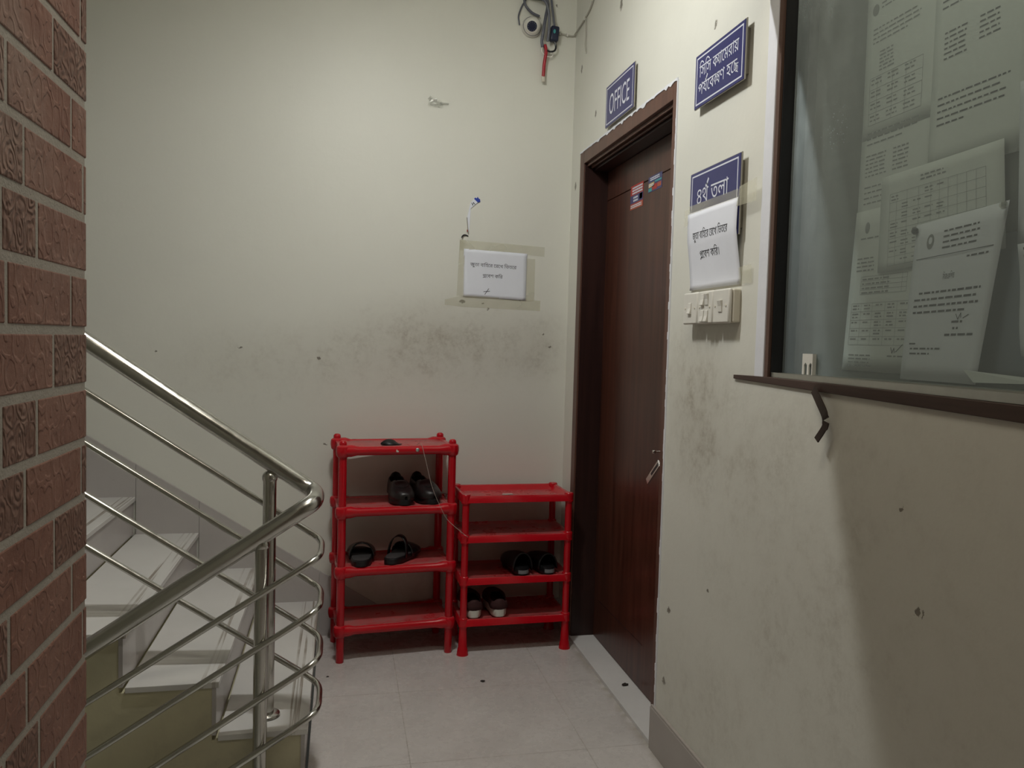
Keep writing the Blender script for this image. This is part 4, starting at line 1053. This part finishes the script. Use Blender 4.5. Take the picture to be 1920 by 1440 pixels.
cable('cable', [(.90, Y0 - .01, 3.02), (.915, Y0 - .02, 2.96), (.905, Y0 - .03, 2.90), (.895, Y0 - .03, 2.83), (.892, Y0 - .02, 2.79), (.896, Y0 - .02, 2.762)], .0075, 'grey_cable', 'straight slate grey cable dropping past the right of the security camera')
cable('cable', [(.93, Y0 - .01, 3.02), (.937, Y0 - .015, 2.96), (.945, Y0 - .02, 2.90), (.951, Y0 - .02, 2.86)], .005, 'grey_cable', 'grey lead running down into the black power adapter')
bm = bm_new(); box(bm, (.84, D - .03, 2.985), (.905, D, 3.05), .006); tag(link('junction_box', bm, 'grey_cable', None), 'grey junction box above the security camera at the top of the back wall', 'box')
pa = thing('power_adapter', 'small black power adapter hanging beside the security camera', 'adapter', (.951, D - .030, 2.828), (0, .08, 0))
bm = bm_new(); box(bm, (-.020, -.017, -.036), (.020, .017, .034), .008, 3); link('case', bm, 'navy_plastic', pa, smooth=True)
bm = bm_new(); prism(bm, [(-.004 + .006 * math.cos(k * PI / 5), .006 + .010 * math.sin(k * PI / 5)) for k in range(10)], lambda u, v, d: (u, d, v), -.0178, -.017); link('blue_mark', bm, 'teal', pa)
bm = bm_new(); tube(bm, catmull([(.006, 0, -.034), (.014, 0, -.055), (.010, -.002, -.075), (-.010, -.004, -.085), (-.028, -.004, -.082)], 6), .0045, 8); link('lead', bm, 'black_plastic', pa, smooth=True)
cable('cable', [(.898, Y0 - .02, 2.80), (.900, Y0 - .02, 2.78), (.893, Y0 - .018, 2.745), (.915, Y0 - .016, 2.725), (.945, Y0 - .012, 2.728), (.95, Y0 - .01, 2.745)], .0028, 'white_plastic', 'thin white wire looped below the security camera and power adapter')
rb = thing('red_tape_strip', 'red tape-wrapped lead hanging below the security camera', 'tape')
bm = bm_new(); tube(bm, catmull([(.908, Y0 - .016, 2.775), (.914, Y0 - .018, 2.745), (.908, Y0 - .014, 2.69), (.905, Y0 - .012, 2.63)], 6), .0078, 10); link('red_wrap', bm, 'ribbon', rb, smooth=True)
bm = bm_new(); box(bm, (.897, Y0 - .016, 2.605), (.913, Y0 - .008, 2.632), .002); link('bare_end', bm, 'cream_plastic', rb)
wc = thing('wall_cable', 'painted-over cable clipped along the back wall and up the right wall', 'cable')
X1 = W - .005
bm = bm_new(); tube(bm, catmull([(.955, D - .007, 2.842), (.99, D - .006, 2.842), (1.03, D - .006, 2.838), (1.052, D - .008, 2.838), (W - .008, 3.70, 2.846), (X1, 3.62, 2.857), (X1, 3.553, 2.865), (X1, 3.48, 2.88), (X1, 3.42, 2.92), (X1, 3.33, 2.97)], 6), .0042, 8); link('wire', bm, 'wall_cable', wc, smooth=True)
for p_ in ((.985, D - .006, 2.842), (1.02, D - .006, 2.839)): 
    bm = bm_new(); box(bm, (p_[0] - .004, D - .012, p_[2] - .009), (p_[0] + .004, D, p_[2] + .009), .002); link('clip', bm, 'white_plastic', wc)
for p_ in ((3.565, 2.864), (3.45, 2.905)):
    bm = bm_new(); box(bm, (W - .011, p_[0] - .004, p_[1] - .009), (W, p_[0] + .004, p_[1] + .009), .002); link('clip', bm, 'white_plastic', wc)
cable('cable', [(X1, 3.556, 2.862), (X1, 3.55, 2.83), (X1, 3.545, 2.78), (X1, 3.548, 2.74), (X1 + .003, 3.54, 2.70)], .0034, 'wall_cable', 'short painted-over wire hanging down the right wall from the clipped cable')

# ------------------------------------------------------------------ scraps on the back wall
sp = thing('torn_label', 'torn white strip with bright blue end stuck on the back wall', 'label')
bm = bm_new(); prism(bm, [(.563, 1.955), (.578, 2.026), (.594, 2.045), (.612, 2.03), (.580, 2.000), (.575, 1.90), (.571, 1.883)], fb, D - .004, D - .001); link('strip', bm, 'paper', sp)
bm = bm_new(); prism(bm, [(.594, 2.045), (.600, 2.052), (.607, 2.048), (.611, 2.056), (.617, 2.047), (.622, 2.046), (.624, 2.034), (.612, 2.030)], fb, D - .0045, D - .0015); link('blue_end', bm, 'blue', sp)
bm = bm_new(); tube(bm, [(.563, 1.957, 0), (.5635, 1.950, 0), (.571, 1.883, 0)], .002, 6)
for v in bm.verts: v.co = Vector((v.co.x, D - .005 + v.co.z, v.co.y))
link('dark_edge', bm, 'acrylic', sp)
bm = bm_new(); prism(bm, [(.564, 1.890), (.570, 1.892), (.570, 1.900), (.564, 1.901)], fb, D - .005, D - .002); link('red_speck', bm, 'redprint', sp)
bm = bm_new()
for f in stroke_tris([(.588, 2.018), (.592, 2.028), (.599, 2.02)], .003) + stroke_tris([(.582, 2.026), (.590, 2.012)], .002): bm.faces.new([bm.verts.new((a, D - .0052, b)) for a, b in f])
link('pen_mark', bm, 'ink', sp)
cable('wire_end', [(.539, D - .012, 1.861), (.545, D - .008, 1.872), (.556, D - .004, 1.876), (.571, D - .003, 1.871)], .0028, 'black_plastic', 'short black bent wire end just above the back wall notice', 'wire')
rg2 = random.Random(5); bm = bm_new(); n = 7; g = []
for i in range(n):
    g.append([])
    for j in range(n):
        u, v = j / (n - 1), i / (n - 1); g[-1].append(bm.verts.new((.372 + u * .062 + rg2.uniform(-.006, .006), D - .003 - rg2.uniform(0, .012), 2.452 + v * .05 * (1 - .55 * u) + rg2.uniform(-.005, .005))))
for i in range(n - 1):
    for j in range(n - 1): bm.faces.new((g[i][j], g[i][j + 1], g[i + 1][j + 1], g[i + 1][j]))
box(bm, (.425, D - .010, 2.466), (.465, D - .002, 2.474), .002)
tag(link('tape_scrap', bm, 'clear', None), 'crumpled clear tape stuck high on the back wall', 'tape')

# ------------------------------------------------------------------ grit on the floor
def grit(x, y, z, s, label):
    bm = bm_new(); bmesh.ops.create_icosphere(bm, subdivisions=2, radius=s)
    for v in bm.verts: v.co = Vector((v.co.x * 1.3, v.co.y, v.co.z * .45 + s * .4)) * (1 + .25 * math.sin(v.co.x * 900 + v.co.y * 700))
    o = link('grit', bm, 'dust', None, smooth='all', loc=(x, y, z)); tag(o, label, 'debris')
grit(.582, 3.113, 0, .007, 'small dark crumb on the floor tiles in front of the shorter rack')
grit(1.135, 2.96, .015, .010, 'dark crumb lying on the white tile of the doorway')
grit(-.035, 3.25, 0, .004, 'tiny dark crumb on the floor beside the lowest stair')

# ------------------------------------------------------------------ lamps (outside the photo, they light the place)
tl = thing('tube_lamp', 'white batten lamp fixed to the face of the ceiling beam', 'lamp', TUBE_POS)
boxes('housing', [((-.20, -.206, .012), (.20, .036, .05))], 'white_plastic', tl, bevel=.004)
boxes('shading_lip', [((-.20, .031, -.005), (.20, .035, .014))], 'white_plastic', tl)  # unseen lip added to dim the top of the back wall
cl = thing('fill_panel', 'square panel added for the fill light on the camera side of the beam', 'lamp', (.30, 1.22, CEIL))  # made-up fixture that houses the added fill light
boxes('fill_panel_frame', [((-.29, -.29, -.05), (.29, .29, 0))], 'white_plastic', cl, bevel=.004)
